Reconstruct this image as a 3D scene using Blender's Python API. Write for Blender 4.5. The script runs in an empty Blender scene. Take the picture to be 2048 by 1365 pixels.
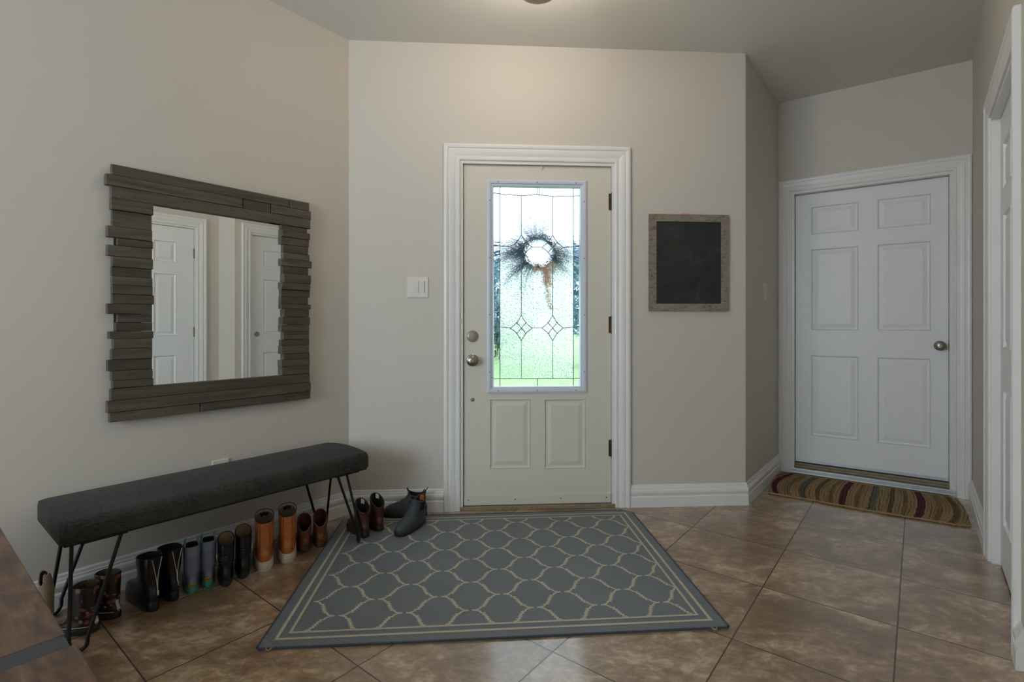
import bpy, bmesh, math, random
from mathutils import Vector, Matrix
random.seed(7)
C = bpy.context.scene.collection
SC = bpy.context.scene
PI = math.pi
R = math.radians

# ------------------------------------------------------------------ camera
HC = 1.10          # eye height
FP = 1018.0        # focal length in pixels of the 2048 wide frame
HY = 650.0         # horizon row
cd = bpy.data.cameras.new('camera')
cam = bpy.data.objects.new('camera', cd); C.objects.link(cam)
cam.location = (0, 0, HC); cam.rotation_euler = (PI / 2, 0, 0)
cd.sensor_width = 36.0; cd.lens = 36.0 * FP / 2048.0
cd.shift_y = -(682.5 - HY) / 2048.0
cd.clip_start = 0.02
SC.camera = cam

# ------------------------------------------------------------------ world, daylight, exposure
w = bpy.data.worlds.new('sky'); SC.world = w; w.use_nodes = True
nt = w.node_tree; bg = nt.nodes['Background']
tc = nt.nodes.new('ShaderNodeTexCoord'); sp = nt.nodes.new('ShaderNodeSeparateXYZ')
cr = nt.nodes.new('ShaderNodeValToRGB')
nt.links.new(tc.outputs['Generated'], sp.inputs[0]); nt.links.new(sp.outputs['Z'], cr.inputs[0])
cr.color_ramp.elements[0].position = 0.0; cr.color_ramp.elements[0].color = (0.66, 0.86, 1.0, 1)
cr.color_ramp.elements[1].position = 0.35; cr.color_ramp.elements[1].color = (0.82, 0.94, 1.0, 1)
nt.links.new(cr.outputs[0], bg.inputs[0]); bg.inputs[1].default_value = 3.3
SC.view_settings.view_transform = 'Standard'; SC.view_settings.look = 'None'
SC.view_settings.gamma = 1.0; SC.view_settings.use_curve_mapping = False
SC.view_settings.exposure = 0.06
SC.cycles.max_bounces = 8
SC.cycles.sample_clamp_indirect = 4.0

def area_light(name, loc, direction, sx, sy, power, color):
    l = bpy.data.lights.new(name, 'AREA'); l.shape = 'RECTANGLE'; l.size = sx; l.size_y = sy
    l.energy = power; l.color = color
    o = bpy.data.objects.new(name, l); C.objects.link(o); o.location = loc
    o.rotation_euler = Vector(direction).to_track_quat('-Z', 'Y').to_euler()
    return o

# ------------------------------------------------------------------ plan of the room (metres, camera over the origin)
H = 2.765
ANG = R(51.3)                                   # direction of the long walls
D1 = Vector((math.cos(ANG), math.sin(ANG), 0))
C1 = Vector((-0.954, 2.974, 0)); C2 = Vector((1.432, 3.121, 0)); C3 = Vector((2.003, 3.826, 0)); C4 = Vector((2.893, 3.198, 0))

class Frame:
    """x runs along the wall, y points out of the room, z up."""
    def __init__(s, P, d):
        s.P = Vector(P); s.d = Vector(d).normalized(); s.n = Vector((-s.d.y, s.d.x, 0)); s.rz = math.atan2(s.d.y, s.d.x)
    def loc(s, x, y, z=0): return s.P + s.d * x + s.n * y + Vector((0, 0, z))
    def px(s, x, off=0.0):
        """distance along the wall at which the sight line of column x meets it"""
        a = (x - 1024.0) / FP; P = s.P + s.n * off
        return (a * P.y - P.x) / (s.d.x - a * s.d.y)
    def pz(s, x, y, off=0.0):
        q = s.loc(s.px(x, off), off); return HC - (y - HY) * q.y / FP
LW = Frame(C1, D1)                   # long wall on the left, x negative towards the viewer
FW = Frame(C1, C2 - C1)
AW = Frame(C2, C3 - C2)
DW = Frame(C3, C4 - C3)
RW = Frame(C4, -D1)
LFW = (C2 - C1).length; LAW = (C3 - C2).length; LDW = (C4 - C3).length
def ground(px, py):
    Y = HC * FP / (py - HY); return Vector(((px - 1024.0) / FP * Y, Y, 0))

BACK = 7.0
area_light('added_fill_light', RW.loc(BACK - 0.15, -1.75, 1.6), D1, 1.7, 1.5, 64, (0.76, 0.88, 1.0))  # added area lamp behind the viewer, cool fill for the room

# ------------------------------------------------------------------ materials
def srgb(h):
    h = h.lstrip('#'); v = [int(h[i:i + 2], 16) / 255 for i in (0, 2, 4)]
    return tuple((c / 12.92 if c <= 0.04045 else ((c + 0.055) / 1.055) ** 2.4) for c in v) + (1,)
class NT:
    def __init__(s, name):
        s.m = bpy.data.materials.new(name); s.m.use_nodes = True; s.t = s.m.node_tree
        s.b = s.t.nodes['Principled BSDF']; s.out = s.t.nodes['Material Output']
    def n(s, typ, **kw):
        o = s.t.nodes.new('ShaderNode' + typ)
        for k, v in kw.items():
            if k.startswith('i_'): o.inputs[int(k[2:]) if k[2:].isdigit() else k[2:].replace('_', ' ')].default_value = v
            else: setattr(o, k, v)
        return o
    def l(s, a, b): s.t.links.new(a, b)
    def math(s, op, a, b=None, c=None):
        o = s.n('Math', operation=op)
        for i, v in enumerate((a, b, c)):
            if v is None: continue
            if isinstance(v, (int, float)): o.inputs[i].default_value = v
            else: s.l(v, o.inputs[i])
        return o.outputs[0]
    def ramp(s, fac, stops, interp='LINEAR'):
        r = s.n('ValToRGB'); r.color_ramp.interpolation = interp; e = r.color_ramp.elements
        while len(e) < len(stops): e.new(0.5)
        for i, (p, c) in enumerate(stops):
            e[i].position = p; e[i].color = c if len(c) == 4 else tuple(c) + (1,)
        s.l(fac, r.inputs[0]); return r.outputs[0]
    def noise(s, vec, scale, detail=4, rough=0.55, dist=0.0):
        o = s.n('TexNoise'); o.inputs['Scale'].default_value = scale; o.inputs['Detail'].default_value = detail
        o.inputs['Roughness'].default_value = rough; o.inputs['Distortion'].default_value = dist
        if vec is not None: s.l(vec, o.inputs['Vector'])
        return o.outputs['Fac']
    def mapped(s, scale=(1, 1, 1), rot=(0, 0, 0), kind='Object'):
        t = s.n('TexCoord'); m = s.n('Mapping'); m.inputs['Scale'].default_value = scale; m.inputs['Rotation'].default_value = rot
        s.l(t.outputs[kind], m.inputs['Vector']); return m.outputs[0]
    def mix(s, fac, a, b, mode='MIX'):
        o = s.n('Mix', data_type='RGBA', blend_type=mode)
        for i, v in ((0, fac), (6, a), (7, b)):
            if isinstance(v, (int, float)): o.inputs[i].default_value = v
            elif isinstance(v, tuple): o.inputs[i].default_value = v
            else: s.l(v, o.inputs[i])
        return o.outputs[2]
    def bump(s, h, strength=0.2, dist=0.01):
        o = s.n('Bump'); o.inputs['Strength'].default_value = strength; o.inputs['Distance'].default_value = dist
        s.l(h, o.inputs['Height']); s.l(o.outputs[0], s.b.inputs['Normal'])
    def base(s, v):
        if isinstance(v, tuple): s.b.inputs['Base Color'].default_value = v
        else: s.l(v, s.b.inputs['Base Color'])
    def pr(s, rough=0.5, metal=0.0, spec=0.5, coat=0.0):
        s.b.inputs['Roughness'].default_value = rough; s.b.inputs['Metallic'].default_value = metal
        s.b.inputs['Specular IOR Level'].default_value = spec; s.b.inputs['Coat Weight'].default_value = coat
        return s
def flat(name, hexc, rough=0.5, metal=0.0, spec=0.5, var=0.06, scale=30, bump=0.05, coat=0.0):
    """a plain coat of colour with slight mottling and grain"""
    s = NT(name); s.pr(rough, metal, spec, coat); v = s.mapped(); f = s.noise(v, scale, 5)
    c = srgb(hexc); a = tuple(max(0, x * (1 - var)) for x in c[:3]) + (1,); b = tuple(min(1, x * (1 + var)) for x in c[:3]) + (1,)
    s.base(s.ramp(f, [(0.3, a), (0.7, b)])); s.bump(s.noise(v, scale * 4, 3), bump, 0.002)
    return s.m
M = {}
def mat_wall(name, hexc):
    s = NT(name); s.pr(0.62, 0, 0.35); v = s.mapped(); c = srgb(hexc)
    s.base(s.ramp(s.noise(v, 1.3, 3), [(0.3, tuple(x * 0.985 for x in c[:3])), (0.7, tuple(min(1, x * 1.015) for x in c[:3]))]))
    s.bump(s.noise(v, 260, 3), 0.12, 0.0012); return s.m
M['wall'] = mat_wall('greige wall paint', '#cdc6bb')
M['ceiling'] = mat_wall('ceiling paint', '#dcdad2')
M['trim'] = flat('white gloss trim paint', '#e6e4e0', 0.33, 0, 0.5, 0.02, 6, 0.03)
def mat_door(name, hexc, grain=1.0):
    s = NT(name); s.pr(0.42, 0, 0.5); v = s.mapped((14, 14, 0.9)); f = s.noise(v, 7, 6, 0.6, 1.2)
    c = srgb(hexc); s.base(s.ramp(f, [(0.3, tuple(x * 0.975 for x in c[:3])), (0.7, c)])); s.bump(f, 0.16 * grain, 0.002); return s.m
M['door'] = mat_door('white painted moulded door', '#ebebea')
M['entry_door'] = mat_door('cream painted steel door', '#d8d2c4', 0.35)

def mat_tiles():
    s = NT('brown stone look floor tile'); th = 0.6738; T = 0.4503
    g = s.n('NewGeometry'); sep = s.n('SeparateXYZ'); s.l(g.outputs['Position'], sep.inputs[0])
    x = s.math('SUBTRACT', sep.outputs[0], 1.2607); y = s.math('SUBTRACT', sep.outputs[1], 3.118)
    u = s.math('DIVIDE', s.math('ADD', s.math('MULTIPLY', x, math.cos(th)), s.math('MULTIPLY', y, -math.sin(th))), T)
    v = s.math('DIVIDE', s.math('ADD', s.math('MULTIPLY', x, math.sin(th)), s.math('MULTIPLY', y, math.cos(th))), T)
    fu, fv = s.math('FRACT', u), s.math('FRACT', v)
    def edge(f): return s.math('MINIMUM', f, s.math('SUBTRACT', 1.0, f))
    e = s.math('MINIMUM', edge(fu), edge(fv))
    grout = s.math('LESS_THAN', e, 0.0052)
    cell = s.n('CombineXYZ'); s.l(s.math('FLOOR', u), cell.inputs[0]); s.l(s.math('FLOOR', v), cell.inputs[1])
    wn = s.n('TexWhiteNoise', noise_dimensions='3D'); s.l(cell.outputs[0], wn.inputs['Vector'])
    off = s.n('VectorMath', operation='SCALE'); s.l(wn.outputs['Color'], off.inputs[0]); off.inputs['Scale'].default_value = 17.0
    add = s.n('VectorMath', operation='ADD'); s.l(g.outputs['Position'], add.inputs[0]); s.l(off.outputs[0], add.inputs[1])
    st = s.n('Mapping'); st.inputs['Scale'].default_value = (1.0, 1.5, 1); st.inputs['Rotation'].default_value = (0, 0, 0.5)
    s.l(add.outputs[0], st.inputs['Vector'])
    f = s.noise(st.outputs[0], 3.4, 11, 0.68, 0.7); f2 = s.noise(st.outputs[0], 20, 6, 0.7, 0.6)
    fm = s.math('ADD', s.math('MULTIPLY', f, 0.62), s.math('MULTIPLY', f2, 0.38))
    col = s.ramp(fm, [(0.38, srgb('#745a42')), (0.47, srgb('#8c7055')), (0.54, srgb('#a88c70')), (0.62, srgb('#cfb799'))])
    tint = s.math('ADD', 0.9, s.math('MULTIPLY', wn.outputs['Value'], 0.2))
    cc = s.n('CombineColor'); [s.l(tint, cc.inputs[i]) for i in range(3)]
    col = s.mix(1.0, col, cc.outputs[0], 'MULTIPLY')
    s.base(s.mix(grout, col, srgb('#3c2e24')))
    rr = s.math('ADD', 0.24, s.math('MULTIPLY', f2, 0.22)); s.l(s.math('MAXIMUM', rr, s.math('MULTIPLY', grout, 0.8)), s.b.inputs['Roughness'])
    h = s.math('ADD', s.math('MULTIPLY', fm, 0.25), s.math('SMOOTH_MIN', s.math('MULTIPLY', e, 60), 1.0, 0.3))
    s.bump(h, 0.25, 0.0022); s.b.inputs['Specular IOR Level'].default_value = 0.7; s.b.inputs['Coat Weight'].default_value = 0.8; s.b.inputs['Coat Roughness'].default_value = 0.17; s.b.inputs['Coat IOR'].default_value = 1.7
    return s.m
M['tiles'] = mat_tiles()

def mat_weathered(name, cols, lo=(1.2, 14, 14), island=True):
    s = NT(name); s.pr(0.62, 0, 0.4); v = s.mapped(lo); f = s.noise(v, 2.2, 8, 0.65, 0.8)
    col = s.ramp(f, cols)
    if island:
        g = s.n('NewGeometry'); r = g.outputs['Random Per Island']
        t = s.math('ADD', 0.72, s.math('MULTIPLY', r, 0.5)); cc = s.n('CombineColor'); [s.l(t, cc.inputs[i]) for i in range(3)]
        col = s.mix(1.0, col, cc.outputs[0], 'MULTIPLY')
    v2 = s.mapped((3, 25, 25)); d = s.noise(v2, 2.0, 6, 0.75, 0.4); k = s.ramp(d, [(0.60, (0, 0, 0)), (0.67, (1, 1, 1))])
    s.base(s.mix(k, col, srgb('#1d1a17'))); s.bump(f, 0.35, 0.004); return s.m
M['plank'] = mat_weathered('weathered grey green plank', [(0.3, srgb('#3a352c')), (0.5, srgb('#4e483c')), (0.72, srgb('#60574a'))])
M['mirror'] = NT('mirror glass').pr(0.0, 1.0).m; M['mirror'].node_tree.nodes['Principled BSDF'].inputs['Base Color'].default_value = (0.93, 0.95, 0.94, 1)
M['back'] = flat('dark backing board', '#1c1a18', 0.8)

def mat_fabric(name, ha, hb, scale=420):
    s = NT(name); s.pr(0.9, 0, 0.2); s.b.inputs['Sheen Weight'].default_value = 0.05
    v = s.mapped((1, 0.12, 1)); v2 = s.mapped((0.12, 1, 1))
    a = s.noise(v, scale, 2); b = s.noise(v2, scale, 2); c = s.noise(s.mapped(), 5, 4)
    f = s.math('ADD', s.math('MULTIPLY', s.math('ADD', a, b), 0.4), s.math('MULTIPLY', c, 0.2))
    s.base(s.ramp(f, [(0.40, srgb(ha)), (0.60, srgb(hb))])); s.bump(f, 0.5, 0.003); return s.m
M['bench_fabric'] = mat_fabric('charcoal woven upholstery', '#1e201f', '#413f39')
M['black_metal'] = flat('black powder coated steel', '#121214', 0.38, 0.2, 0.5, 0.1)
def mat_rug(name, hexc, v_=0.1):
    s = NT(name); s.pr(0.5, 0, 0.5); v = s.mapped(); c = srgb(hexc)
    ch = s.n('TexWave', wave_type='BANDS', bands_direction='DIAGONAL'); ch.inputs['Scale'].default_value = 90; ch.inputs['Distortion'].default_value = 0.6
    s.l(v, ch.inputs['Vector']); f = s.math('ADD', s.math('MULTIPLY', ch.outputs['Fac'], 0.5), s.math('MULTIPLY', s.noise(v, 7, 5), 0.5))
    s.base(s.ramp(f, [(0.2, tuple(x * (1 - v_ * 1.6) for x in c[:3])), (0.8, tuple(min(1, x * (1 + v_)) for x in c[:3]))])); s.bump(ch.outputs['Fac'], 0.5, 0.002); return s.m
M['rug'] = mat_rug('blue grey flatweave', '#73787d', 0.14)
M['rug_line'] = mat_rug('cream yarn of the rug pattern', '#c9bca5', 0.1)
M['rug_edge'] = mat_rug('dark bound rug edge', '#3e444c', 0.1)
def mat_mat():
    s = NT('striped jute and chenille weave'); s.pr(0.95, 0, 0.15)
    t = s.n('TexCoord'); sep = s.n('SeparateXYZ'); s.l(t.outputs['Object'], sep.inputs[0])
    wob = s.math('ADD', s.math('MULTIPLY', s.math('POWER', s.math('ADD', sep.outputs[1], 0.28), 2.0), -0.10), s.math('MULTIPLY', s.math('MULTIPLY', sep.outputs[0], -0.09), s.math('SUBTRACT', 1.0, s.math('POWER', s.math('MULTIPLY', sep.outputs[1], 3.6), 2.0))))
    nz = s.math('MULTIPLY', s.math('SUBTRACT', s.noise(s.mapped(), 14, 3), 0.5), 0.02)
    x = s.math('ADD', s.math('ADD', sep.outputs[0], wob), nz)
    f = s.math('DIVIDE', s.math('ADD', x, 0.55), 1.1)
    tan, brn, red, gry, olv = '#a08966', '#6d563c', '#5e2b36', '#6a675c', '#82694a'
    seq = [(0, tan), (.045, brn), (.055, tan), (.075, red), (.105, tan), (.15, olv), (.165, tan), (.21, gry), (.245, tan), (.29, brn), (.31, tan), (.35, olv), (.37, tan), (.40, red), (.43, tan), (.47, olv),
           (.49, tan), (.53, gry), (.56, tan), (.61, brn), (.63, tan), (.67, olv), (.69, tan), (.725, red), (.755, tan), (.80, olv), (.82, tan), (.86, brn), (.885, tan), (.935, brn), (.955, tan)]
    col = s.ramp(f, [(p, srgb(h)) for p, h in seq][:32], 'CONSTANT')
    rib = s.math('ADD', 0.5, s.math('MULTIPLY', s.math('SINE', s.math('MULTIPLY', x, 420.0)), 0.5))
    cx = s.n('CombineXYZ'); s.l(s.math('MULTIPLY', x, 34.0), cx.inputs[0]); s.l(s.math('MULTIPLY', sep.outputs[1], 1.5), cx.inputs[1])
    tone = s.math('ADD', s.math('MULTIPLY', s.noise(cx.outputs[0], 1.6, 3, 0.7), 1.1), s.math('MULTIPLY', rib, 0.28))
    dk = s.ramp(tone, [(0.42, (0.42, 0.37, 0.31)), (0.78, (1, 1, 1))])
    s.base(s.mix(1.0, col, dk, 'MULTIPLY')); s.bump(rib, 0.6, 0.003); return s.m
M['mat'] = mat_mat(); M['mat_edge'] = flat('jute braid', '#9c8560', 0.9, 0, 0.2, 0.25, 160, 0.5)
def mat_leather(name, hexc, rough=0.4, var=0.25, coat=0.0):
    s = NT(name); s.pr(rough, 0, 0.5, coat); v = s.mapped(); f = s.noise(v, 14, 6, 0.6, 0.5); c = srgb(hexc)
    s.base(s.ramp(f, [(0.3, tuple(x * (1 - var) for x in c[:3])), (0.7, tuple(min(1, x * (1 + var)) for x in c[:3]))]))
    s.bump(s.noise(v, 60, 5), 0.25, 0.002); return s.m
M['blk'] = mat_leather('black polished leather', '#16151a', 0.28)
M['tan'] = mat_leather('tan leather', '#b0642c', 0.42)
M['brn'] = mat_leather('chestnut leather', '#6d3a1a', 0.4)
M['dkbrn'] = mat_leather('dark brown leather', '#482a22', 0.42)
M['navy'] = mat_leather('blue black oiled leather', '#3b4043', 0.6, 0.18)
M['cream'] = mat_leather('cream western leather', '#9c8d75', 0.5, 0.15)
M['red_suede'] = mat_leather('dull red leather', '#8c4038', 0.6)
M['white_rubber'] = flat('off white rubber', '#c9bba8', 0.6, var=0.1)
M['dark_rubber'] = flat('dark rubber', '#26221f', 0.6)
M['brown_rubber'] = flat('brown rubber', '#41301f', 0.6)
M['teal_rubber'] = flat('teal rubber', '#3f8e76', 0.5)
M['lining_dark'] = flat('dark lining', '#171311', 0.9)
M['lining_cream'] = flat('cream lining', '#7a7062', 0.9)
M['lining_tan'] = flat('tan lining', '#54432f', 0.9)
M['lining_sand'] = flat('sand lining', '#8d7050', 0.9)
M['lining_red'] = flat('dark red lining', '#4a1d16', 0.9)
M['elastic_orange'] = flat('orange pull tab', '#b05a22', 0.8)
M['zip'] = flat('bright zip metal', '#d9d2c4', 0.25, 1.0, 0.5, 0.05)
M['loop_green'] = flat('sea green rubber', '#5e8f7c', 0.45)
M['yellow'] = flat('yellow label', '#b9a53c', 0.6)
M['label_white'] = flat('white label', '#d5d2cc', 0.7)
def mat_glitter():
    s = NT('lilac glitter rubber'); s.pr(0.3, 0, 0.6); t = s.n('TexCoord'); sep = s.n('SeparateXYZ'); s.l(t.outputs['Object'], sep.inputs[0])
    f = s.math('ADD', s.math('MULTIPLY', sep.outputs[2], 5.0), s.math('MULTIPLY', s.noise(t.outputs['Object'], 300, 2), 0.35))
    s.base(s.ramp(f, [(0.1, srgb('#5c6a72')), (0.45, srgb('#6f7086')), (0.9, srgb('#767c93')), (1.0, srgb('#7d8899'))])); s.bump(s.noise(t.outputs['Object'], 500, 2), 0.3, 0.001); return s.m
M['glitter'] = mat_glitter()
def mat_floral():
    s = NT('dark floral print rubber'); s.pr(0.35, 0, 0.5); v = s.mapped(); vo = s.n('TexVoronoi'); vo.inputs['Scale'].default_value = 52; s.l(v, vo.inputs['Vector'])
    reg = s.noise(v, 13, 2)
    k = s.math('MULTIPLY', s.math('LESS_THAN', vo.outputs['Distance'], 0.42), s.math('GREATER_THAN', reg, 0.44))
    hue = s.ramp(vo.outputs['Color'], [(0.2, srgb('#8a4440')), (0.5, srgb('#a3795f')), (0.8, srgb('#bfae9c'))], 'CONSTANT')
    s.base(s.mix(k, srgb('#2a1b1c'), hue)); return s.m
M['floral'] = mat_floral()

def mat_table():
    s = NT('rustic stained table wood'); s.pr(0.36, 0, 0.5, 0.1); v = s.mapped((5, 1.2, 5)); f = s.noise(v, 3.2, 9, 0.65, 1.6)
    g = s.noise(s.mapped((60, 3, 20)), 2, 5)
    s.base(s.ramp(s.math('ADD', s.math('MULTIPLY', f, 0.8), s.math('MULTIPLY', g, 0.2)), [(0.32, srgb('#2e2119')), (0.46, srgb('#4c3628')), (0.58, srgb('#664a38')), (0.72, srgb('#866850'))]))
    s.bump(f, 0.15, 0.003); return s.m
M['table'] = mat_table(); M['strap'] = flat('blue grey steel strap', '#4a4c52', 0.45, 0.5)
def mat_slate():
    s = NT('dusty chalkboard'); s.pr(0.7, 0, 0.3); v = s.mapped((1, 1, 1.6)); f = s.noise(v, 5, 7, 0.65, 1.4)
    s.base(s.ramp(f, [(0.35, srgb('#2a2a28')), (0.6, srgb('#363734')), (0.75, srgb('#474844'))])); return s.m
M['slate'] = mat_slate()
def mat_frame():
    s = NT('grey brown wood frame'); s.pr(0.55, 0, 0.4); v = s.mapped((7, 7, 18), (0, 0.55, 0)); f = s.noise(v, 2.2, 6, 0.6, 1.6)
    s.base(s.ramp(f, [(0.34, srgb('#5d5245')), (0.42, srgb('#7d7163')), (0.56, srgb('#8c8072')), (0.75, srgb('#9b8f80'))])); return s.m
M['cb_frame'] = mat_frame()
M['chalk'] = flat('pink chalk', '#d9a9b4', 0.9)
M['nickel'] = flat('satin nickel', '#a59d8f', 0.28, 1.0, 0.5, 0.04)
M['hinge'] = flat('aged bronze hinge', '#5c4a34', 0.4, 0.8)
M['plastic'] = flat('white plastic', '#dcd6cc', 0.35, var=0.01)
M['screw'] = flat('dark screw', '#3a3632', 0.5, 0.5)
M['alu'] = flat('brushed aluminium', '#d5dbe2', 0.35, 0.6)
M['sill_wood'] = flat('worn sill', '#8b7d68', 0.5, var=0.2)
M['gap'] = flat('dark weatherstrip', '#1d1813', 0.8)
M['came'] = flat('dark lead came', '#526e74', 0.35, 0.6)
M['unit_frame'] = flat('white vinyl glazing frame', '#cfd6e0', 0.4, var=0.02)
M['shade_cap'] = flat('beige lamp cap', '#b8a892', 0.5)
def mat_glass(name, ripple, tmix, ior=1.22, bd=0.012):
    s = NT(name); g = s.n('BsdfRefraction'); g.inputs['Roughness'].default_value = 0.02; g.inputs['IOR'].default_value = ior; g.inputs['Color'].default_value = (0.93, 0.98, 1, 1)
    tr = s.n('BsdfTransparent'); tr.inputs['Color'].default_value = (0.9, 0.96, 1.0, 1); mx = s.n('MixShader'); mx.inputs[0].default_value = tmix
    gs = s.n('BsdfGlossy'); gs.inputs['Roughness'].default_value = 0.03; m2 = s.n('MixShader'); m2.inputs[0].default_value = 0.05
    v = s.mapped((1, 1, 1)); f = s.noise(v, ripple, 2, 0.5, 1.2); b = s.n('Bump'); b.inputs['Strength'].default_value = 1.0; b.inputs['Distance'].default_value = bd
    s.l(f, b.inputs['Height']); s.l(b.outputs[0], g.inputs['Normal']); s.l(b.outputs[0], gs.inputs['Normal'])
    s.l(g.outputs[0], mx.inputs[1]); s.l(tr.outputs[0], mx.inputs[2]); s.l(mx.outputs[0], m2.inputs[1]); s.l(gs.outputs[0], m2.inputs[2]); s.l(m2.outputs[0], s.out.inputs[0]); return s.m
M['glue_glass'] = mat_glass('rippled glue chip glass', 95, 0.12, 1.25, 0.020)
M['clear_glass'] = mat_glass('clear border glass', 12, 0.5, 1.1, 0.01)
def mat_emit(name, col, st):
    s = NT(name); s.b.inputs['Base Color'].default_value = (0.8, 0.75, 0.68, 1); s.b.inputs['Emission Color'].default_value = col; s.b.inputs['Emission Strength'].default_value = st; return s.m
M['lamp_glass'] = mat_emit('lit frosted lamp glass', (1.0, 0.84, 0.69, 1), 47.0)
M['grass'] = flat('lawn', '#8fae74', 0.9, var=0.3, scale=3)
M['leaf'] = flat('evergreen foliage', '#7795a3', 0.8, var=0.45, scale=5)
M['frond'] = flat('fern frond', '#5f8f4a', 0.6, var=0.3, scale=9)
M['bark'] = flat('bark', '#54493f', 0.9, var=0.3)
M['twig'] = flat('wreath twig', '#5d6a7c', 0.8, var=0.3)
M['ribbon'] = flat('orange ribbon', '#e0b093', 0.7, var=0.2)
M['concrete'] = flat('porch concrete', '#a9a8a2', 0.85, var=0.1)
M['pot'] = flat('dark clay pot', '#4f3b30', 0.7)

# ------------------------------------------------------------------ mesh helpers
class MB:
    def __init__(s): s.v = []; s.f = []; s.mi = []; s.mat = 0
    def quad(s, *ps):
        b = len(s.v); s.v += [tuple(p) for p in ps]; s.f.append(tuple(range(b, b + len(ps)))); s.mi.append(s.mat)
    def box(s, x0, x1, y0, y1, z0, z1, M_=None):
        b = len(s.v); ps = [Vector((x, y, z)) for z in (z0, z1) for y in (y0, y1) for x in (x0, x1)]
        if M_ is not None: ps = [M_ @ p for p in ps]
        s.v += [tuple(p) for p in ps]
        for q in ((0, 2, 3, 1), (4, 5, 7, 6), (0, 1, 5, 4), (2, 6, 7, 3), (0, 4, 6, 2), (1, 3, 7, 5)):
            s.f.append(tuple(b + i for i in q)); s.mi.append(s.mat)
    def loft(s, rings, closed=True, cap0=True, cap1=True):
        b = len(s.v); n = len(rings[0])
        for r in rings: s.v += [tuple(p) for p in r]
        for i in range(len(rings) - 1):
            for j in range(n if closed else n - 1):
                k = (j + 1) % n
                s.f.append((b + i * n + j, b + i * n + k, b + (i + 1) * n + k, b + (i + 1) * n + j)); s.mi.append(s.mat)
        if cap0: s.f.append(tuple(b + j for j in reversed(range(n)))); s.mi.append(s.mat)
        if cap1: s.f.append(tuple(b + (len(rings) - 1) * n + j for j in range(n))); s.mi.append(s.mat)
    def tube(s, path, r, n=10, cap=True):
        path = [Vector(p) for p in path]; rings = []; up = Vector((0, 0, 1)); prev = None
        for i, p in enumerate(path):
            t = (path[min(i + 1, len(path) - 1)] - path[max(i - 1, 0)]).normalized()
            if prev is None:
                a = t.cross(up)
                if a.length < 1e-3: a = t.cross(Vector((1, 0, 0)))
                a.normalize()
            else: a = (prev - t * prev.dot(t)).normalized()
            prev = a; c = t.cross(a); rr = r[i] if isinstance(r, (list, tuple)) else r
            rings.append([p + a * rr * math.cos(2 * PI * k / n) + c * rr * math.sin(2 * PI * k / n) for k in range(n)])
        s.loft(rings, True, cap, cap)
    def lathe(s, prof, M_=None, n=24):
        """prof: (radius, height) pairs, axis z"""
        rings = []
        for r, z in prof:
            rg = [Vector((r * math.cos(2 * PI * k / n), r * math.sin(2 * PI * k / n), z)) for k in range(n)]
            rings.append([M_ @ p for p in rg] if M_ is not None else rg)
        s.loft(rings)
    def build(s, name, mats, parent=None, smooth=False, loc=(0, 0, 0), rz=0.0):
        me = bpy.data.meshes.new(name); me.from_pydata(s.v, [], s.f)
        if not isinstance(mats, (list, tuple)): mats = [mats]
        for m in mats: me.materials.append(m)
        me.polygons.foreach_set('material_index', s.mi)
        bm = bmesh.new(); bm.from_mesh(me); bmesh.ops.recalc_face_normals(bm, faces=bm.faces); bm.to_mesh(me); bm.free()
        if smooth:
            me.polygons.foreach_set('use_smooth', [True] * len(me.polygons)); me.set_sharp_from_angle(angle=R(40))
        me.update(); o = bpy.data.objects.new(name, me); C.objects.link(o)
        if parent is not None: o.parent = parent
        o.location = loc; o.rotation_euler = (0, 0, rz)
        return o
def bevel(o, wd, seg=2):
    m = o.modifiers.new('edge', 'BEVEL'); m.width = wd; m.segments = seg; m.limit_method = 'ANGLE'; m.angle_limit = R(40); return o
def tag(o, label=None, cat=None, group=None, kind=None):
    if label: o['label'] = label
    if cat: o['category'] = cat
    if group: o['group'] = group
    if kind: o['kind'] = kind
    return o
def thing(name, loc, rz=0.0, label=None, cat=None, group=None, kind=None):
    o = bpy.data.objects.new(name, None); C.objects.link(o); o.empty_display_size = 0.1
    o.location = loc; o.rotation_euler = (0, 0, rz); return tag(o, label, cat, group, kind)
def box_part(name, m, parent, x0, x1, y0, y1, z0, z1, bev=0.0, label=None):
    b = MB(); b.box(x0, x1, y0, y1, z0, z1); o = b.build(name, m, parent)
    if bev: bevel(o, bev)
    if label: o['label'] = label
    return o
RX90 = Matrix.Rotation(R(90), 4, 'X')      # turns +z into -y (into the room in a wall frame)
def at(x, y, z): return Matrix.Translation((x, y, z)) @ RX90

# ------------------------------------------------------------------ shell
TH = 0.13
def wall(name, fr, x0, x1, openings=(), e0=0.0, e1=0.0):
    b = MB(); xs = x0 - e0
    for (a, c, z1) in sorted(openings):
        b.box(xs, a, 0, TH, 0, H); b.box(a, c, 0, TH, z1, H); xs = c
    b.box(xs, x1 + e1, 0, TH, 0, H)
    o = b.build(name, M['wall'], None, loc=fr.P, rz=fr.rz); return tag(o, kind='structure')

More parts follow.
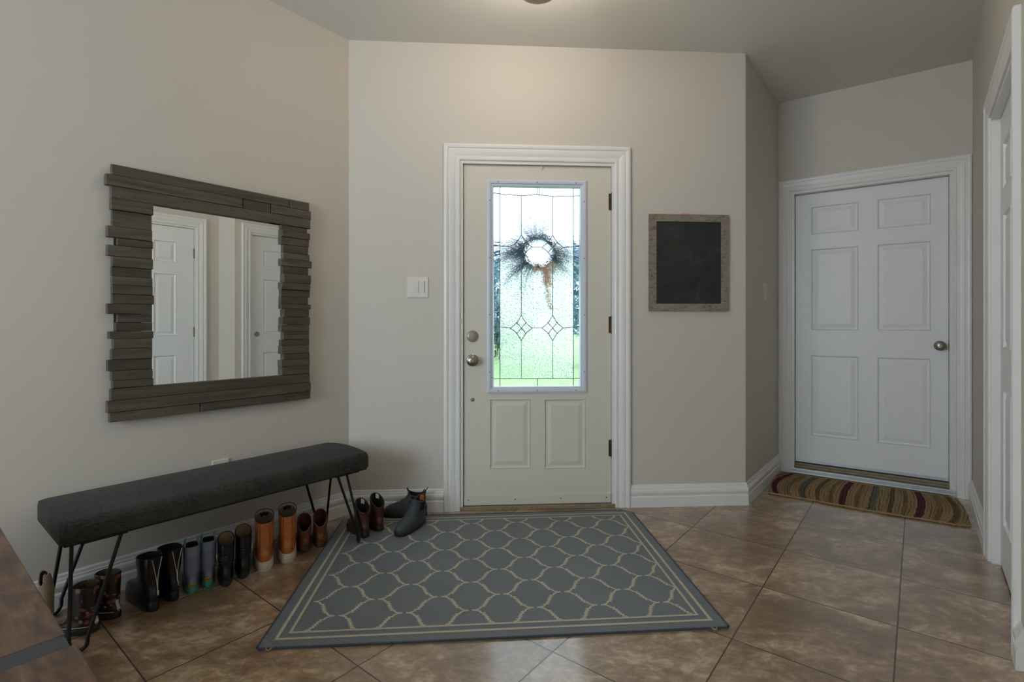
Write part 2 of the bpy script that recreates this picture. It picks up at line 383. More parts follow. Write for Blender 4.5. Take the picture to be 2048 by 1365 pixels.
# door sizes
S1a, S1b = 0.648, 1.576          # entry opening
ZT1 = 2.075
S2a, S2b = 0.088, LDW - 0.092    # alcove opening
ZT2 = 2.085
S3a, S3b = 1.075, 1.875          # closet opening (right wall)
ZT3 = 2.06
wall('wall_left', LW, -7.0, 0, e1=0.2)
wall('wall_front', FW, 0, LFW, [(S1a, S1b, ZT1)])
wall('wall_alcove', AW, 0.0, LAW, e1=TH)
wall('wall_far_right', DW, 0.0, LDW, [(S2a, S2b, ZT2)], e1=0.0)
JOG = 2.03
wall('wall_right', RW, -TH, JOG, [(S3a, S3b, ZT3)])
REC = 0.13
JL = 0.10
jf = Frame(RW.loc(JOG, 0), RW.loc(JOG + JL, REC) - RW.loc(JOG, 0))
wall('wall_right_jog', jf, 0, (RW.loc(JOG + JL, REC) - RW.loc(JOG, 0)).length)
RR = Frame(RW.loc(JOG + JL, REC), -D1)       # recessed run of the right wall
S4a, S4b = 0.205, 1.005
wall('wall_right_hall', RR, 0, BACK - JOG - JL, [(S4a, S4b, ZT3)])
# far end of the hall behind the viewer, with an unseen window added for fill light
WID = 2.83 + REC
BK = Frame(RW.loc(BACK, REC), LW.loc(-7.0, 0) - RW.loc(BACK, REC))
bl = (LW.loc(-7.0, 0) - RW.loc(BACK, REC)).length
b = MB(); wa, wb, wz0, wz1 = bl / 2 - 0.9, bl / 2 + 0.9, 0.8, 2.4
b.box(-0.3, wa, 0, TH, 0, H); b.box(wb, bl + 0.3, 0, TH, 0, H); b.box(wa, wb, 0, TH, 0, wz0); b.box(wa, wb, 0, TH, wz1, H)
tag(b.build('wall_back', M['wall'], None, loc=BK.P, rz=BK.rz), kind='structure')
b = MB()
for x0, x1, z0, z1 in ((wa, wb, wz0, wz0 + .06), (wa, wb, wz1 - .06, wz1), (wa, wa + .06, wz0, wz1), (wb - .06, wb, wz0, wz1), ((wa + wb) / 2 - .03, (wa + wb) / 2 + .03, wz0, wz1)):
    b.box(x0, x1, 0.02, 0.08, z0, z1)
tag(b.build('added_window_1', M['trim'], None, loc=BK.P, rz=BK.rz), kind='structure')  # frame of the added window, out of view
# floor and ceiling as one polygon each
poly = [LW.loc(-7.2, 0.1), LW.loc(0.1, 0.05), FW.loc(0.0, 0.14), FW.loc(LFW - 0.1, 0.14), AW.loc(0, 0.11), AW.loc(LAW + .05, 0.11), DW.loc(LDW, 0.2), RW.loc(0, 0.12), RW.loc(BACK + .1, 0.25)]
def slab_poly(name, z0, z1, m):
    b = MB(); b.loft([[Vector((p.x, p.y, z0)) for p in poly], [Vector((p.x, p.y, z1)) for p in poly]])
    return tag(b.build(name, m), kind='structure')
slab_poly('floor', -0.08, 0.0, M['tiles']); slab_poly('ceiling', H, H + 0.1, M['ceiling'])

# baseboards: a moulded profile run along each wall, mitred
BP = [(0, 0.132), (-.006, 0.132), (-.009, 0.128), (-.010, 0.118), (-.013, 0.114), (-.013, 0.108), (-.0195, 0.100), (-.021, 0.088), (-.018, 0.076), (-.014, 0.070), (-.014, 0.066), (-.020, 0.060), (-.021, 0.0), (0, 0.0)]
def baseboard(name, fr, x0, x1, m0=0.0, m1=0.0):
    """m0/m1: how far the board's face runs on at each end per metre of projection (mitre)"""
    b = MB(); b.loft([[Vector((x0 + y * m0, y, z)) for y, z in BP], [Vector((x1 + y * m1, y, z)) for y, z in BP]])
    return tag(b.build(name, M['trim'], None, loc=fr.P, rz=fr.rz), kind='structure')
def mit(fa, fb):
    """half angle tangent between consecutive wall frames"""
    a = fb.rz - fa.rz; a = (a + PI) % (2 * PI) - PI; return math.tan(a / 2)
k = mit(LW, FW); baseboard('baseboard_left', LW, -7.0, 0, 0, -k); baseboard('baseboard_front', FW, 0, S1a - 0.096, k, 0)
k2 = mit(FW, AW); baseboard('baseboard_front_right', FW, S1b + 0.096, LFW, 0, -k2); baseboard('baseboard_alcove', AW, 0, LAW, k2, 0)
k3 = mit(RW, jf)
baseboard('baseboard_right', RW, 0.03, S3a - 0.09); baseboard('baseboard_right_corner', RW, S3b + 0.09, JOG, 0, -k3)
baseboard('baseboard_hall', RR, 0, S4a - 0.09)

# casings
CP = [(0, 0), (0, .010), (.006, .013), (.014, .013), (.018, .010), (.026, .0105), (.034, .014), (.046, .017), (.058, .018), (.062, .0145), (.068, .015), (.072, .020), (.082, .022), (.090, .020), (.095, .017), (.095, 0)]
def casing(name, fr, s0, s1, zt, z0=0.0, k=1.0):
    b = MB(); A, Bq, Cq, Dq = [], [], [], []
    for wv, o in CP:
        wv *= k
        A.append(Vector((s0 - wv, -o, z0))); Bq.append(Vector((s0 - wv, -o, zt + wv))); Cq.append(Vector((s1 + wv, -o, zt + wv))); Dq.append(Vector((s1 + wv, -o, z0)))
    b.loft([A, Bq, Cq, Dq]); return tag(b.build(name, M['trim'], None, loc=fr.P, rz=fr.rz), kind='structure')
casing('trim_1', FW, S1a, S1b, ZT1); casing('trim_2', DW, S2a, S2b, ZT2, k=0.93); casing('trim_3', RW, S3a, S3b, ZT3, k=.95); casing('trim_4', RR, S4a, S4b, ZT3, k=.95)

def slab(name, m, parent, x0, x1, z0, z1, yf, yb, panels=(), hole=None, tf=1.0):
    """a door leaf with raised panels pressed into its face"""
    b = MB(); regs = list(panels) + ([hole] if hole else [])
    xs = sorted({round(v, 5) for r in regs for v in (r[0], r[1])} | {x0, x1}); zs = sorted({round(v, 5) for r in regs for v in (r[2], r[3])} | {z0, z1})
    def inside(r, x, z): return r[0] < x < r[1] and r[2] < z < r[3]
    for i in range(len(xs) - 1):
        for j in range(len(zs) - 1):
            cx, cz = (xs[i] + xs[i + 1]) / 2, (zs[j] + zs[j + 1]) / 2
            inh = hole and inside(hole, cx, cz)
            if not inh:
                b.quad((xs[i], yb, zs[j]), (xs[i], yb, zs[j + 1]), (xs[i + 1], yb, zs[j + 1]), (xs[i + 1], yb, zs[j]))
            if inh or any(inside(r, cx, cz) for r in panels): continue
            b.quad((xs[i], yf, zs[j]), (xs[i + 1], yf, zs[j]), (xs[i + 1], yf, zs[j + 1]), (xs[i], yf, zs[j + 1]))
    def rim(r, y0_, y1_):
        a, c, d, e = r
        for p, q in (((a, d), (c, d)), ((c, d), (c, e)), ((c, e), (a, e)), ((a, e), (a, d))):
            b.quad((p[0], y0_, p[1]), (q[0], y0_, q[1]), (q[0], y1_, q[1]), (p[0], y1_, p[1]))
    rim((x0, x1, z0, z1), yf, yb)
    if hole: rim(hole, yf, yb)
    for r in panels:
        rs = []
        for ins, dep in ((0, 0), (.004, -.003), (.010, .007), (.017, .008), (.044 * tf, .001), (.046 * tf, .0015)):
            a, c, d, e = r[0] + ins, r[1] - ins, r[2] + ins, r[3] - ins
            rs.append([Vector((a, yf + dep, d)), Vector((c, yf + dep, d)), Vector((c, yf + dep, e)), Vector((a, yf + dep, e))])
        b.loft(rs, True, False, True)
    return b.build(name, m, parent)
def jamb(name, parent, s0, s1, zt, y0, y1, stop, t=0.018, zb=0.0):
    b = MB(); b.box(s0, s0 + t, y0, y1, zb, zt); b.box(s1 - t, s1, y0, y1, zb, zt); b.box(s0 + t, s1 - t, y0, y1, zt - t, zt)
    if stop is not None:
        b.box(s0 + t, s0 + t + .011, stop, stop + .03, zb, zt - t); b.box(s1 - t - .011, s1 - t, stop, stop + .03, zb, zt - t); b.box(s0 + t, s1 - t, stop, stop + .03, zt - t - .011, zt - t)
    return b.build(name, M['trim'], parent)
def knob(name, m, parent, x, y, z, r=0.027, rose=0.033, L=0.055):
    b = MB(); b.lathe([(0.001, 0), (rose, 0), (rose, .004), (rose * .8, .009), (rose * .38, .012), (rose * .34, L * .5), (r * .75, L * .58), (r, L * .75), (r * .96, L * .88), (r * .7, L * .97), (r * .35, L), (r * .3, L - .003), (.001, L - .003)], at(x, y, z))
    return b.build(name, m, parent, True)
def hinge(parent, x, y, z, h=0.095):
    b = MB(); b.tube([(x, y, z - h / 2), (x, y, z + h / 2)], 0.0065, 10); b.tube([(x, y, z - h / 2 - .006), (x, y, z - h / 2)], 0.0045, 8); b.tube([(x, y, z + h / 2), (x, y, z + h / 2 + .006)], 0.0045, 8)
    b.box(x - .018, x, y + .004, y + .007, z - h / 2, z + h / 2)
    return b.build('hinge', M['hinge'], parent, True)

# ------------------------------------------------------------------ entry door (door_1)
d1 = thing('door_1', FW.loc(0, 0, 0), FW.rz, kind='structure')
YF = 0.016
jamb('door_jamb', d1, S1a - .002, S1b + .002, ZT1, -0.002, TH, YF + .045)
DX0, DX1, DZ0, DZ1 = S1a + .0185, S1b - .0185, 0.028, ZT1 - .021
fx = lambda px: FW.px(px, YF); fz = lambda px, py: FW.pz(px, py, YF)
gl = (fx(976), fx(1171), fz(1074, 784), fz(1074, 363))
pl = [(fx(979), fx(1061), fz(1020, 938), fz(1020, 798)), (fx(1088), fx(1171), fz(1130, 938), fz(1130, 798))]
slab('door_slab', M['entry_door'], d1, DX0, DX1, DZ0, DZ1, YF, YF + .044, pl, gl)
# glazing frame: a stepped moulding around the pane
b = MB(); a_, c_, e_, g_ = gl
rs = []
for ins, y in ((-.006, YF + .001), (-.006, YF - .008), (.004, YF - .012), (.016, YF - .010), (.020, YF - .004), (.030, YF - .002), (.034, YF + .012), (.036, YF + .020)):
    rs.append([Vector((a_ + ins, y, e_ + ins)), Vector((c_ - ins, y, e_ + ins)), Vector((c_ - ins, y, g_ - ins)), Vector((a_ + ins, y, g_ - ins))])
b.loft(rs, True, False, False)
gf = b.build('glazing_frame', M['unit_frame'], d1)
for k in range(3):
    for zz in (e_ + .009, g_ - .009):
        q = MB(); q.lathe([(.0005, 0), (.003, 0), (.003, .002), (.0005, .0025)], at(a_ + .06 + k * (c_ - a_ - .12) / 2, YF - .011, zz), 8); q.build('screw', M['screw'], gf)
for k in range(4):
    for xx in (a_ + .009, c_ - .009):
        q = MB(); q.lathe([(.0005, 0), (.003, 0), (.003, .002), (.0005, .0025)], at(xx, YF - .011, e_ + .12 + k * (g_ - e_ - .24) / 3), 8); q.build('screw', M['screw'], gf)
# leaded glass
GX0, GX1, GZ0, GZ1 = a_ + .034, c_ - .034, e_ + .034, g_ - .034
yg = YF + .018
def gp(px, py):   # photo position on the pane -> local position
    return Vector((GX0 + (px - 984.7) / 176.3 * (GX1 - GX0), yg, GZ1 - (py - 374.0) / 401.5 * (GZ1 - GZ0)))
bx0, bx1 = gp(997.5, 0).x, gp(1148.5, 0).x; bz1, bz0 = gp(0, 390).z, gp(0, 762).z
b = MB(); b.quad((bx0, yg + .001, bz0), (bx1, yg + .001, bz0), (bx1, yg + .001, bz1), (bx0, yg + .001, bz1)); gg = b.build('rippled_glass', M['glue_glass'], d1)
b = MB()
for q in ((GX0, bx0, GZ0, GZ1), (bx1, GX1, GZ0, GZ1), (bx0, bx1, GZ0, bz0), (bx0, bx1, bz1, GZ1)): b.quad((q[0], yg + .001, q[2]), (q[1], yg + .001, q[2]), (q[1], yg + .001, q[3]), (q[0], yg + .001, q[3]))
b.build('border_glass', M['clear_glass'], d1)
b = MB()
def came(pts, wd=0.005):
    pts = [gp(*p) for p in pts]
    b.tube([p + Vector((0, -.002, 0)) for p in pts], wd / 2, 6)
for x in (997.5, 1148.5): came([(x, 374), (x, 775)], .0055)
for y in (656.5,): 
    came([(984.7, y - 1), (997.5, y), (1020, y + 2)]); came([(1063, y + 2), (1086, y + 2)]); came([(1128, y + 2), (1148.5, y), (1161, y - 1)])
came([(984.7, 491), (1000, 493), (1018, 494)]); came([(1062, 494.5), (1084, 494.5)]); came([(1128, 494.5), (1148.5, 493), (1161, 491)])
came([(984.7, 386), (997.5, 387.5), (1020, 389), (1040.8, 391), (1056, 389.5), (1073, 387.5), (1090, 389.5), (1105.4, 391), (1125, 390), (1148.5, 389.5), (1161, 389)])
came([(984.7, 761), (1161, 761)]); came([(1073.5, 374), (1073.5, 388)]); came([(1074, 761), (1074, 775)])
for cx in (1041.2, 1105.6):
    came([(cx, 390), (cx, 470)], .0045)
    for cy, hh in ((494.5, 24.5), (658.5, 26)):
        hw = 22.0
        def arc(p, q, bulge):
            out = []
            for t in range(7):
                u = t / 6; x = p[0] + (q[0] - p[0]) * u; y = p[1] + (q[1] - p[1]) * u; s_ = math.sin(PI * u) * bulge
                out.append((x + (cx - x) * s_, y + (cy - y) * s_))
            return out
        T_, B_, L_, R_ = (cx, cy - hh), (cx, cy + hh), (cx - hw, cy), (cx + hw, cy)
        for p, q in ((L_, T_), (T_, R_), (R_, B_), (B_, L_)): came(arc(p, q, 0.16))
        for sx in (-1, 1):
            came([(cx + sx * hw * .47, cy - hh * .47), (cx - sx * hw * .47, cy + hh * .47)])
    came([(cx, 519), (cx, 633)], .0055); came([(cx, 684), (cx, 761)], .004)
b.build('lead_came', M['came'], d1, True)
# ironmongery
lx = fx(945)
b = MB(); z_ = fz(945, 673); b.lathe([(.001, 0), (.034, 0), (.034, .006), (.030, .012), (.020, .014), (.001, .014)], at(lx, YF, z_)); b.box(lx - .005, lx + .005, YF - .030, YF - .012, z_ - .022, z_ + .004)
b.build('deadbolt', M['nickel'], d1, True)
knob('door_knob', M['nickel'], d1, lx - .001, YF, fz(945, 721), 0.028, 0.036, 0.062)
b = MB(); b.lathe([(.001, 0), (.012, 0), (.011, .004), (.004, .005), (.004, .002), (.001, .002)], at(lx, YF, fz(945, 800))); b.box(lx - .0015, lx + .0015, YF - .006, YF, fz(945, 800) - .011, fz(945, 800) + .011); b.build('low_lock', M['nickel'], d1, True)
for zz in (1.845, 1.10, 0.352): hinge(d1, DX1 + .004, YF - .006, zz, .10)
b = MB(); b.box(DX0 + .002, DX1 - .002, YF - .006, YF + .001, DZ0 - .004, DZ0 + .052); sw = b.build('bottom_sweep', M['entry_door'], d1); bevel(sw, .0015)
for px in (937, 1030, 1121, 1212):
    q = MB(); q.lathe([(.0005, 0), (.0038, 0), (.0038, .0015), (.0005, .002)], at(fx(px), YF - .006, DZ0 + .028), 8); q.build('screw', M['screw'], sw)
b = MB(); b.box(S1a - .002, S1b + .002, -.012, TH, 0.0, .021); b.box(S1a, S1b, .02, TH, .021, .026); th_ = b.build('threshold', M['sill_wood'], d1); bevel(th_, .003)
b = MB(); b.tube([(fx(1083), YF - .004, ZT1 - .022), (fx(1083), YF - .010, ZT1 - .028), (fx(1083), YF - .010, ZT1 - .040), (fx(1083), YF - .016, ZT1 - .043)], .0035, 8); b.build('wreath_hanger', M['plastic'], d1, True)
b = MB(); b.box(S1a + .016, S1b - .016, YF + .05, YF + .052, 0.02, ZT1 - .017)
# dark weatherstrip behind the leaf edges
b = MB()
for q in ((S1a + .016, S1a + .028, .02, ZT1 - .016), (S1b - .028, S1b - .016, .02, ZT1 - .016), (S1a + .028, S1b - .028, ZT1 - .03, ZT1 - .016)): b.box(q[0], q[1], YF + .0445, YF + .0475, q[2], q[3])
b.build('weatherstrip', M['gap'], d1)

# ------------------------------------------------------------------ alcove door (door_2)
def six_panels(x0, x1, z0, z1, xa=0.10, xb=0.435, zz=None):
    wd = x1 - x0; cols = [(x0 + wd * xa, x0 + wd * xb), (x1 - wd * xb, x1 - wd * xa)]
    hs = zz or [(z0 + .205, z0 + .80), (z0 + .985, z0 + 1.575), (z0 + 1.685, z0 + 1.885)]
    return [(c[0], c[1], a, b_) for c in cols for a, b_ in hs]
d2 = thing('door_2', DW.loc(0, 0, 0), DW.rz, kind='structure')
Y2 = 0.055; TS = 0.075
jamb('door_jamb', d2, S2a - .002, S2b + .002, ZT2, -0.002, TH, Y2 + .042, zb=0.0)
X0, X1 = S2a + .018, S2b - .018
gx = lambda px: DW.px(px, Y2)
cols = [(gx(1622), gx(1717)), (gx(1754), gx(1862))]
pan = [(c[0], c[1], a, q) for c in cols for a, q in ((.283, .877), (1.06, 1.656), (1.763, 1.968))]
slab('door_slab', M['door'], d2, X0, X1, TS + .006, ZT2 - .021, Y2, Y2 + .038, pan)
knob('door_knob', M['nickel'], d2, gx(1880), Y2, DW.pz(1880, 692, Y2), .029, .032, .062)
b = MB(); b.box(S2a - .01, S2b + .01, -.028, .014, 0.012, .046); b.box(S2a - .01, S2b + .01, -.031, -.018, 0.012, .020); n_ = b.build('nosing', M['alu'], d2); bevel(n_, .003)
b = MB(); b.box(S2a, S2b, -.0, TH, 0.0, .046); b.box(S2a, S2b, .024, TH, .046, .060); b.box(S2a, S2b, .038, TH, .060, .074); bevel(b.build('threshold', M['sill_wood'], d2), .002)
b = MB(); b.box(X0, X1, Y2 - .004, Y2, TS + .008, TS + .026); b.build('door_shoe', M['alu'], d2)
b = MB(); b.box(X0, X1, Y2 + .004, Y2 + .03, .074, TS + .006); b.build('weatherstrip', M['gap'], d2)
q = MB(); q.lathe([(.0005, 0), (.004, 0), (.004, .0015), (.0005, .002)], Matrix.Translation((S2a + .05, .030, .060)), 8); q.build('screw', M['screw'], d2)
for nm, fr_, a_0, a_1, zt_ in (('alcove_light_block', DW, S2a, S2b, ZT2), ('closet_light_block', RW, S3a, S3b, ZT3), ('hall_light_block', RR, S4a, S4b, ZT3)):  # unseen boards added behind the openings to stop sky light leaking in
    b = MB(); b.box(a_0 - .1, a_1 + .1, TH + .001, TH + .03, 0, zt_ + .1); tag(b.build(nm, M['wall'], None, loc=fr_.P, rz=fr_.rz), kind='structure')

# ------------------------------------------------------------------ closet door (door_3) and hall door (door_4)
d3 = thing('door_3', RW.loc(0, 0, 0), RW.rz, kind='structure')
jamb('door_jamb', d3, S3a - .002, S3b + .002, ZT3, -0.002, TH, None)
slab('door_slab', M['door'], d3, S3a + .018, S3b - .018, .012, ZT3 - .019, .030, .065, six_panels(S3a + .018, S3b - .018, .012, ZT3 - .03, .16, .46), tf=.8)
b = MB(); b.lathe([(.001, .001), (.021, .001), (.023, .003), (.028, .003), (.028, 0)][::-1], at(S3b - .018 - .062, .030, 1.0)); b.build('recessed_pull', M['nickel'], d3, True)
d4 = thing('door_4', RR.loc(0, 0, 0), RR.rz, kind='structure')
jamb('door_jamb', d4, S4a - .002, S4b + .002, ZT3, -0.002, TH, .055)
slab('door_slab', M['door'], d4, S4a + .020, S4b - .020, .012, ZT3 - .021, .012, .05, six_panels(S4a + .02, S4b - .02, .012, ZT3 - .021, .20, .45))
for zz in (1.80, 1.03, .28): hinge(d4, S4a + .017, .006, zz, .09)
knob('door_knob', M['nickel'], d4, S4b - .08, .012, .95)

# ------------------------------------------------------------------ mirror with plank frame
mx0, mx1 = -1.132, -0.2605; mz0, mz1 = .702, 1.757
ix0, ix1, iz0, iz1 = -0.984, -0.411, .840, 1.618
mr = thing('wall_mirror', LW.loc(mx0, 0, mz0), LW.rz, 'wall mirror in a wide frame of weathered grey-brown planks, hanging above the bench', 'mirror')
def ML(x, z): return x - mx0, z - mz0
b = MB(); b.box(.02, mx1 - mx0 - .02, -.014, -.001, .02, mz1 - mz0 - .02); b.build('backing_board', M['back'], mr)
b = MB(); b.quad((ix0 - mx0 - .03, -.0155, iz0 - mz0 - .03), (ix1 - mx0 + .03, -.0155, iz0 - mz0 - .03), (ix1 - mx0 + .03, -.0155, iz1 - mz0 + .03), (ix0 - mx0 - .03, -.0155, iz1 - mz0 + .03)); 
b = MB(); b.box(ix0 - mx0 - .035, ix1 - mx0 + .035, -.0175, -.0142, iz0 - mz0 - .035, iz1 - mz0 + .035); b.build('mirror_glass', M['mirror'], mr)
rnd = random.Random(3)
def planks(name, rows):
    b = MB()
    for x0, x1, z0, z1, dep in rows:
        x0 -= mx0; x1 -= mx0; z0 -= mz0; z1 -= mz0; e = .0022; y0, y1 = -.015, -dep
        def rg(y, i): return [Vector((x0 + i, y, z0 + i * .6)), Vector((x1 - i, y, z0 + i * .6)), Vector((x1 - i, y, z1 - i * .6)), Vector((x0 + i, y, z1 - i * .6))]
        b.loft([rg(y0, 0), rg(y1 + e, 0), rg(y1, e)])
    return b.build(name, M['plank'], mr)
# rails
top = [(mx0 + .006, -.375, 1.7135, 1.757, .034), (-.372, mx1 - .006, 1.7135, 1.757, .036),
       (mx0 - .014, -.615, 1.668, 1.7125, .040), (-.612, -.475, 1.668, 1.7125, .034), (-.472, mx1 + .004, 1.668, 1.7125, .037),
       (mx0 + .003, -.47, 1.618, 1.667, .037), (-.47, mx1, 1.618, 1.667, .0365)]
top[5] = (mx0 + .003, mx1, 1.618, 1.667, .038); planks('frame_top_rail', top)
planks('frame_bottom_rail', [(mx0 + .002, mx1 - .002, .790, .838, .036), (mx0 - .010, mx1 + .001, .742, .789, .040), (mx0 - .002, -.80, .702, .741, .036), (-.797, mx1 + .001, .702, .741, .036)])
lb = [225, 280, 358, 412, 448, 500, 550, 594, 637, 680, 725, 775, 815, 857, 893, 940, 992, 1045, 1092, 1128]
prot = {2: -.014, 4: -.013, 3: .020, 10: -.013, 11: .020, 12: .015, 13: -.008, 14: .006, 16: -.012, 17: .0, 5: .003}
z_s = [1.618 - (q - lb[0]) / (lb[-1] - lb[0]) * (1.618 - .839) for q in lb]
planks('frame_left_stile', [(mx0 + .004 + prot.get(i, rnd.uniform(-.003, .004)), ix0 + rnd.choice((0, .002, .005, -.002)), z_s[i + 1] + .0008, z_s[i], rnd.choice((.031, .035, .039, .036))) for i in range(len(lb) - 1)])
rb = [335, 360, 393, 430, 468, 500, 535, 572, 615, 650, 685, 720, 745, 785, 822, 857, 895, 925, 965, 995, 1028, 1068]
prot = {0: -.012, 1: .0, 5: .014, 7: .006, 9: .004, 11: .006, 2: -.003, 12: -.006, 17: -.006}
z_s = [1.618 - (q - rb[0]) / (rb[-1] - rb[0]) * (1.618 - .839) for q in rb]
planks('frame_right_stile', [(ix1 + rnd.choice((0, -.006, -.010, .003, -.008)), mx1 - .003 + prot.get(i, rnd.uniform(-.006, .003)), z_s[i + 1] + .0008, z_s[i], rnd.choice((.031, .036, .040, .034))) for i in range(len(rb) - 1)])

# ------------------------------------------------------------------ switches and outlet
def plate(name, fr, px, z, wd, hh, label, cat, kinds):
    t = thing(name, fr.loc(px, 0, z), fr.rz, label, cat)
    bevel(box_part('cover_plate', M['plastic'], t, -wd / 2, wd / 2, -.0065, 0, -hh / 2, hh / 2), .002)
    n = len(kinds)
    for i, kd in enumerate(kinds):
        cx = (i - (n - 1) / 2) * .046
        if kd == 'rocker':
            b = MB(); b.loft([[Vector((cx - .0165, -.006, -.034)), Vector((cx + .0165, -.006, -.034)), Vector((cx + .0165, -.006, .034)), Vector((cx - .0165, -.006, .034))],
                              [Vector((cx - .0155, -.0075, -.033)), Vector((cx + .0155, -.0075, -.033)), Vector((cx + .0155, -.0115, .033)), Vector((cx - .0155, -.0115, .033))]]); b.build('rocker', M['plastic'], t)
            bb = MB(); [bb.box(*q) for q in ((cx - .0185, cx - .0170, -.0072, -.006, -.0355, .0355), (cx + .0170, cx + .0185, -.0072, -.006, -.0355, .0355))]; bb.build('rocker_gap', M['screw'], t)
        elif kd == 'timer':
            tm = box_part('timer_face', M['plastic'], t, cx - .0165, cx + .0165, -.0085, -.006, -.034, .034, .001)
            for zz in (.024, .012, 0, -.014): box_part('timer_button', M['plastic'], tm, cx - .009, cx + .009, -.0100, -.0085, zz - .004, zz + .004, .0008)
        elif kd == 'socket':
            for zz in (-.02, .02):
                b = MB(); b.lathe([(.001, 0), (.016, 0), (.0155, .003), (.001, .003)], at(cx, -.0055, zz)); s_ = b.build('socket', M['plastic'], t, True)
                for dx in (-.006, .006): box_part('slot', M['gap'], s_, cx + dx - .001, cx + dx + .001, -.0092, -.0080, zz - .004, zz + .005)
    return t
plate('light_switch', FW, (FW.px(814) + FW.px(857)) / 2, 1.322, .122, .122, 'white double switch plate with a rocker and a timer, beside the front door casing', 'light switch', ['timer', 'rocker'])
plate('light_switch', AW, (AW.px(1522.5) + AW.px(1534)) / 2, AW.pz(1528, 583), .073, .118, 'white single rocker switch on the narrow shaded wall beside the six-panel door', 'light switch', ['rocker'])
plate('wall_outlet', LW, -.70, .398, .073, .118, 'white outlet plate low on the wall, peeking over the back of the bench', 'outlet', ['socket'])

# ------------------------------------------------------------------ chalkboard
cx0, cx1, cz0, cz1 = FW.px(1299, -.02), FW.px(1457, -.02), FW.pz(1378, 622.5, -.02), FW.pz(1378, 429, -.02)
cbd = thing('chalkboard', FW.loc(cx0, 0, cz0), FW.rz, 'small blank chalkboard in a grey-brown wood frame on the wall beside the front door', 'chalkboard')
W_, H_ = cx1 - cx0, cz1 - cz0; fwid = .044
b = MB(); b.box(fwid - .005, W_ - fwid + .005, -.012, -.006, fwid - .005, H_ - fwid + .005); b.build('slate', M['slate'], cbd)
b = MB()
def mitred(x0, z0, x1, z1, ix0_, iz0_, ix1_, iz1_):
    b.loft([[Vector((x0, y, z0)), Vector((x1, y, z1)), Vector((ix1_, y2, iz1_)), Vector((ix0_, y2, iz0_))] for y, y2 in ((-.001, -.001), (-.020, -.018))])
for q in ((0, 0, W_, 0, fwid, fwid, W_ - fwid, fwid), (W_, 0, W_, H_, W_ - fwid, fwid, W_ - fwid, H_ - fwid), (W_, H_, 0, H_, W_ - fwid, H_ - fwid, fwid, H_ - fwid), (0, H_, 0, 0, fwid, H_ - fwid, fwid, fwid)): mitred(*q)
b.build('frame', M['cb_frame'], cbd)
ck = MB(); x_ = FW.px(1362, -.01); ck.tube([(0, 0, 0), (.045, 0, 0)], .0065, 10)
tag(ck.build('chalk_stick', M['chalk'], None, True, loc=FW.loc(x_, -.010, cz1 + .0065), rz=FW.rz), 'stub of pink chalk lying on top of the chalkboard frame', 'chalk')

# ------------------------------------------------------------------ bench
RT = .006
BL, BD, BZ0, BZ1 = 1.195, .395, .372, .452
b0 = -1.352; bench = thing('bench', LW.loc(b0 + BL / 2, -.228, 0), LW.rz, 'long low bench with charcoal upholstered seat and black hairpin legs, standing below the mirror', 'bench')
b = MB(); rings = []; NS = 40
def seat_sec(x, k):
    hw, z0, z1 = BD / 2 * k, BZ0 + (1 - k) * .03, BZ1 - (1 - k) * .03; pts = []; r = .032
    cr_ = .010 * k
    prof = [(-hw + .006, z0), (hw - .006, z0)]
    for i in range(7):
        a = i / 6 * PI / 2; prof.append((hw - r + r * math.cos(a), z1 - r + r * math.sin(a)))
    for i in range(1, 8):
        u = i / 8; prof.append(((hw - r) * (1 - 2 * u), z1 + cr_ * math.sin(PI * u) * 1.2))
    for i in range(7):
        a = PI / 2 + i / 6 * PI / 2; prof.append((-hw + r + r * math.cos(a), z1 - r + r * math.sin(a)))
    prof.insert(2, (hw, z0 + .006)); prof.append((-hw, z0 + .006))
    return [Vector((x, p[0], p[1])) for p in prof]
for t, k in ((0, .90), (.003, .945), (.008, .965), (.016, .985), (.03, .997), (.05, 1)): rings.append(seat_sec(-BL / 2 + t, k))
for i in range(1, 12): rings.append(seat_sec(-BL / 2 + .05 + (BL - .1) * i / 12, 1 + .004 * math.sin(i * 2.1)))
for t, k in ((.05, 1), (.03, .997), (.016, .985), (.008, .965), (.003, .945), (0, .90)): rings.append(seat_sec(BL / 2 - t, k))
b.loft(rings); b.build('seat', M['bench_fabric'], bench, True)
b = MB(); b.box(-BL / 2 + .012, BL / 2 - .012, -BD / 2 + .012, BD / 2 - .012, BZ0 - .006, BZ0 + .004); b.build('seat_base', M['back'], bench)
for sx in (-1, 1):
    for sy in (-1, 1):
        cx, cy = sx * (BL / 2 - .055), sy * (BD / 2 - .025)
        A = Vector((cx, cy - sy * .115, BZ0 - .004)); Bq = Vector((cx - sx * .115, cy, BZ0 - .004)); ft = Vector((cx + sx * .005, cy + sy * .0, .0065))
        dg = Vector((sx, -sy, 0)).normalized()
        if sx > 0 and sy < 0: ft.z += RT
        p = [A, A.lerp(ft + dg * .028 + Vector((0, 0, .04)), .5), ft + dg * .029 + Vector((0, 0, .042))]
        for i in range(7):
            a = i / 6 * PI; p.append(ft + dg * .029 * math.cos(a) + Vector((0, 0, .029 * (1 - math.sin(a)))))
        p += [ft - dg * .029 + Vector((0, 0, .042)), Bq]
        lg = MB(); lg.tube(p, .0062, 10); pm = Matrix.Translation((0, 0, 0))
        lg.box(min(cx, cx - sx * .13), max(cx, cx - sx * .13), cy - .012, cy + .012, BZ0 - .010, BZ0 - .0055); lg.box(cx - .012, cx + .012, min(cy, cy - sy * .13), max(cy, cy - sy * .13), BZ0 - .010, BZ0 - .0055)
        lg.build('leg', M['black_metal'], bench, True)

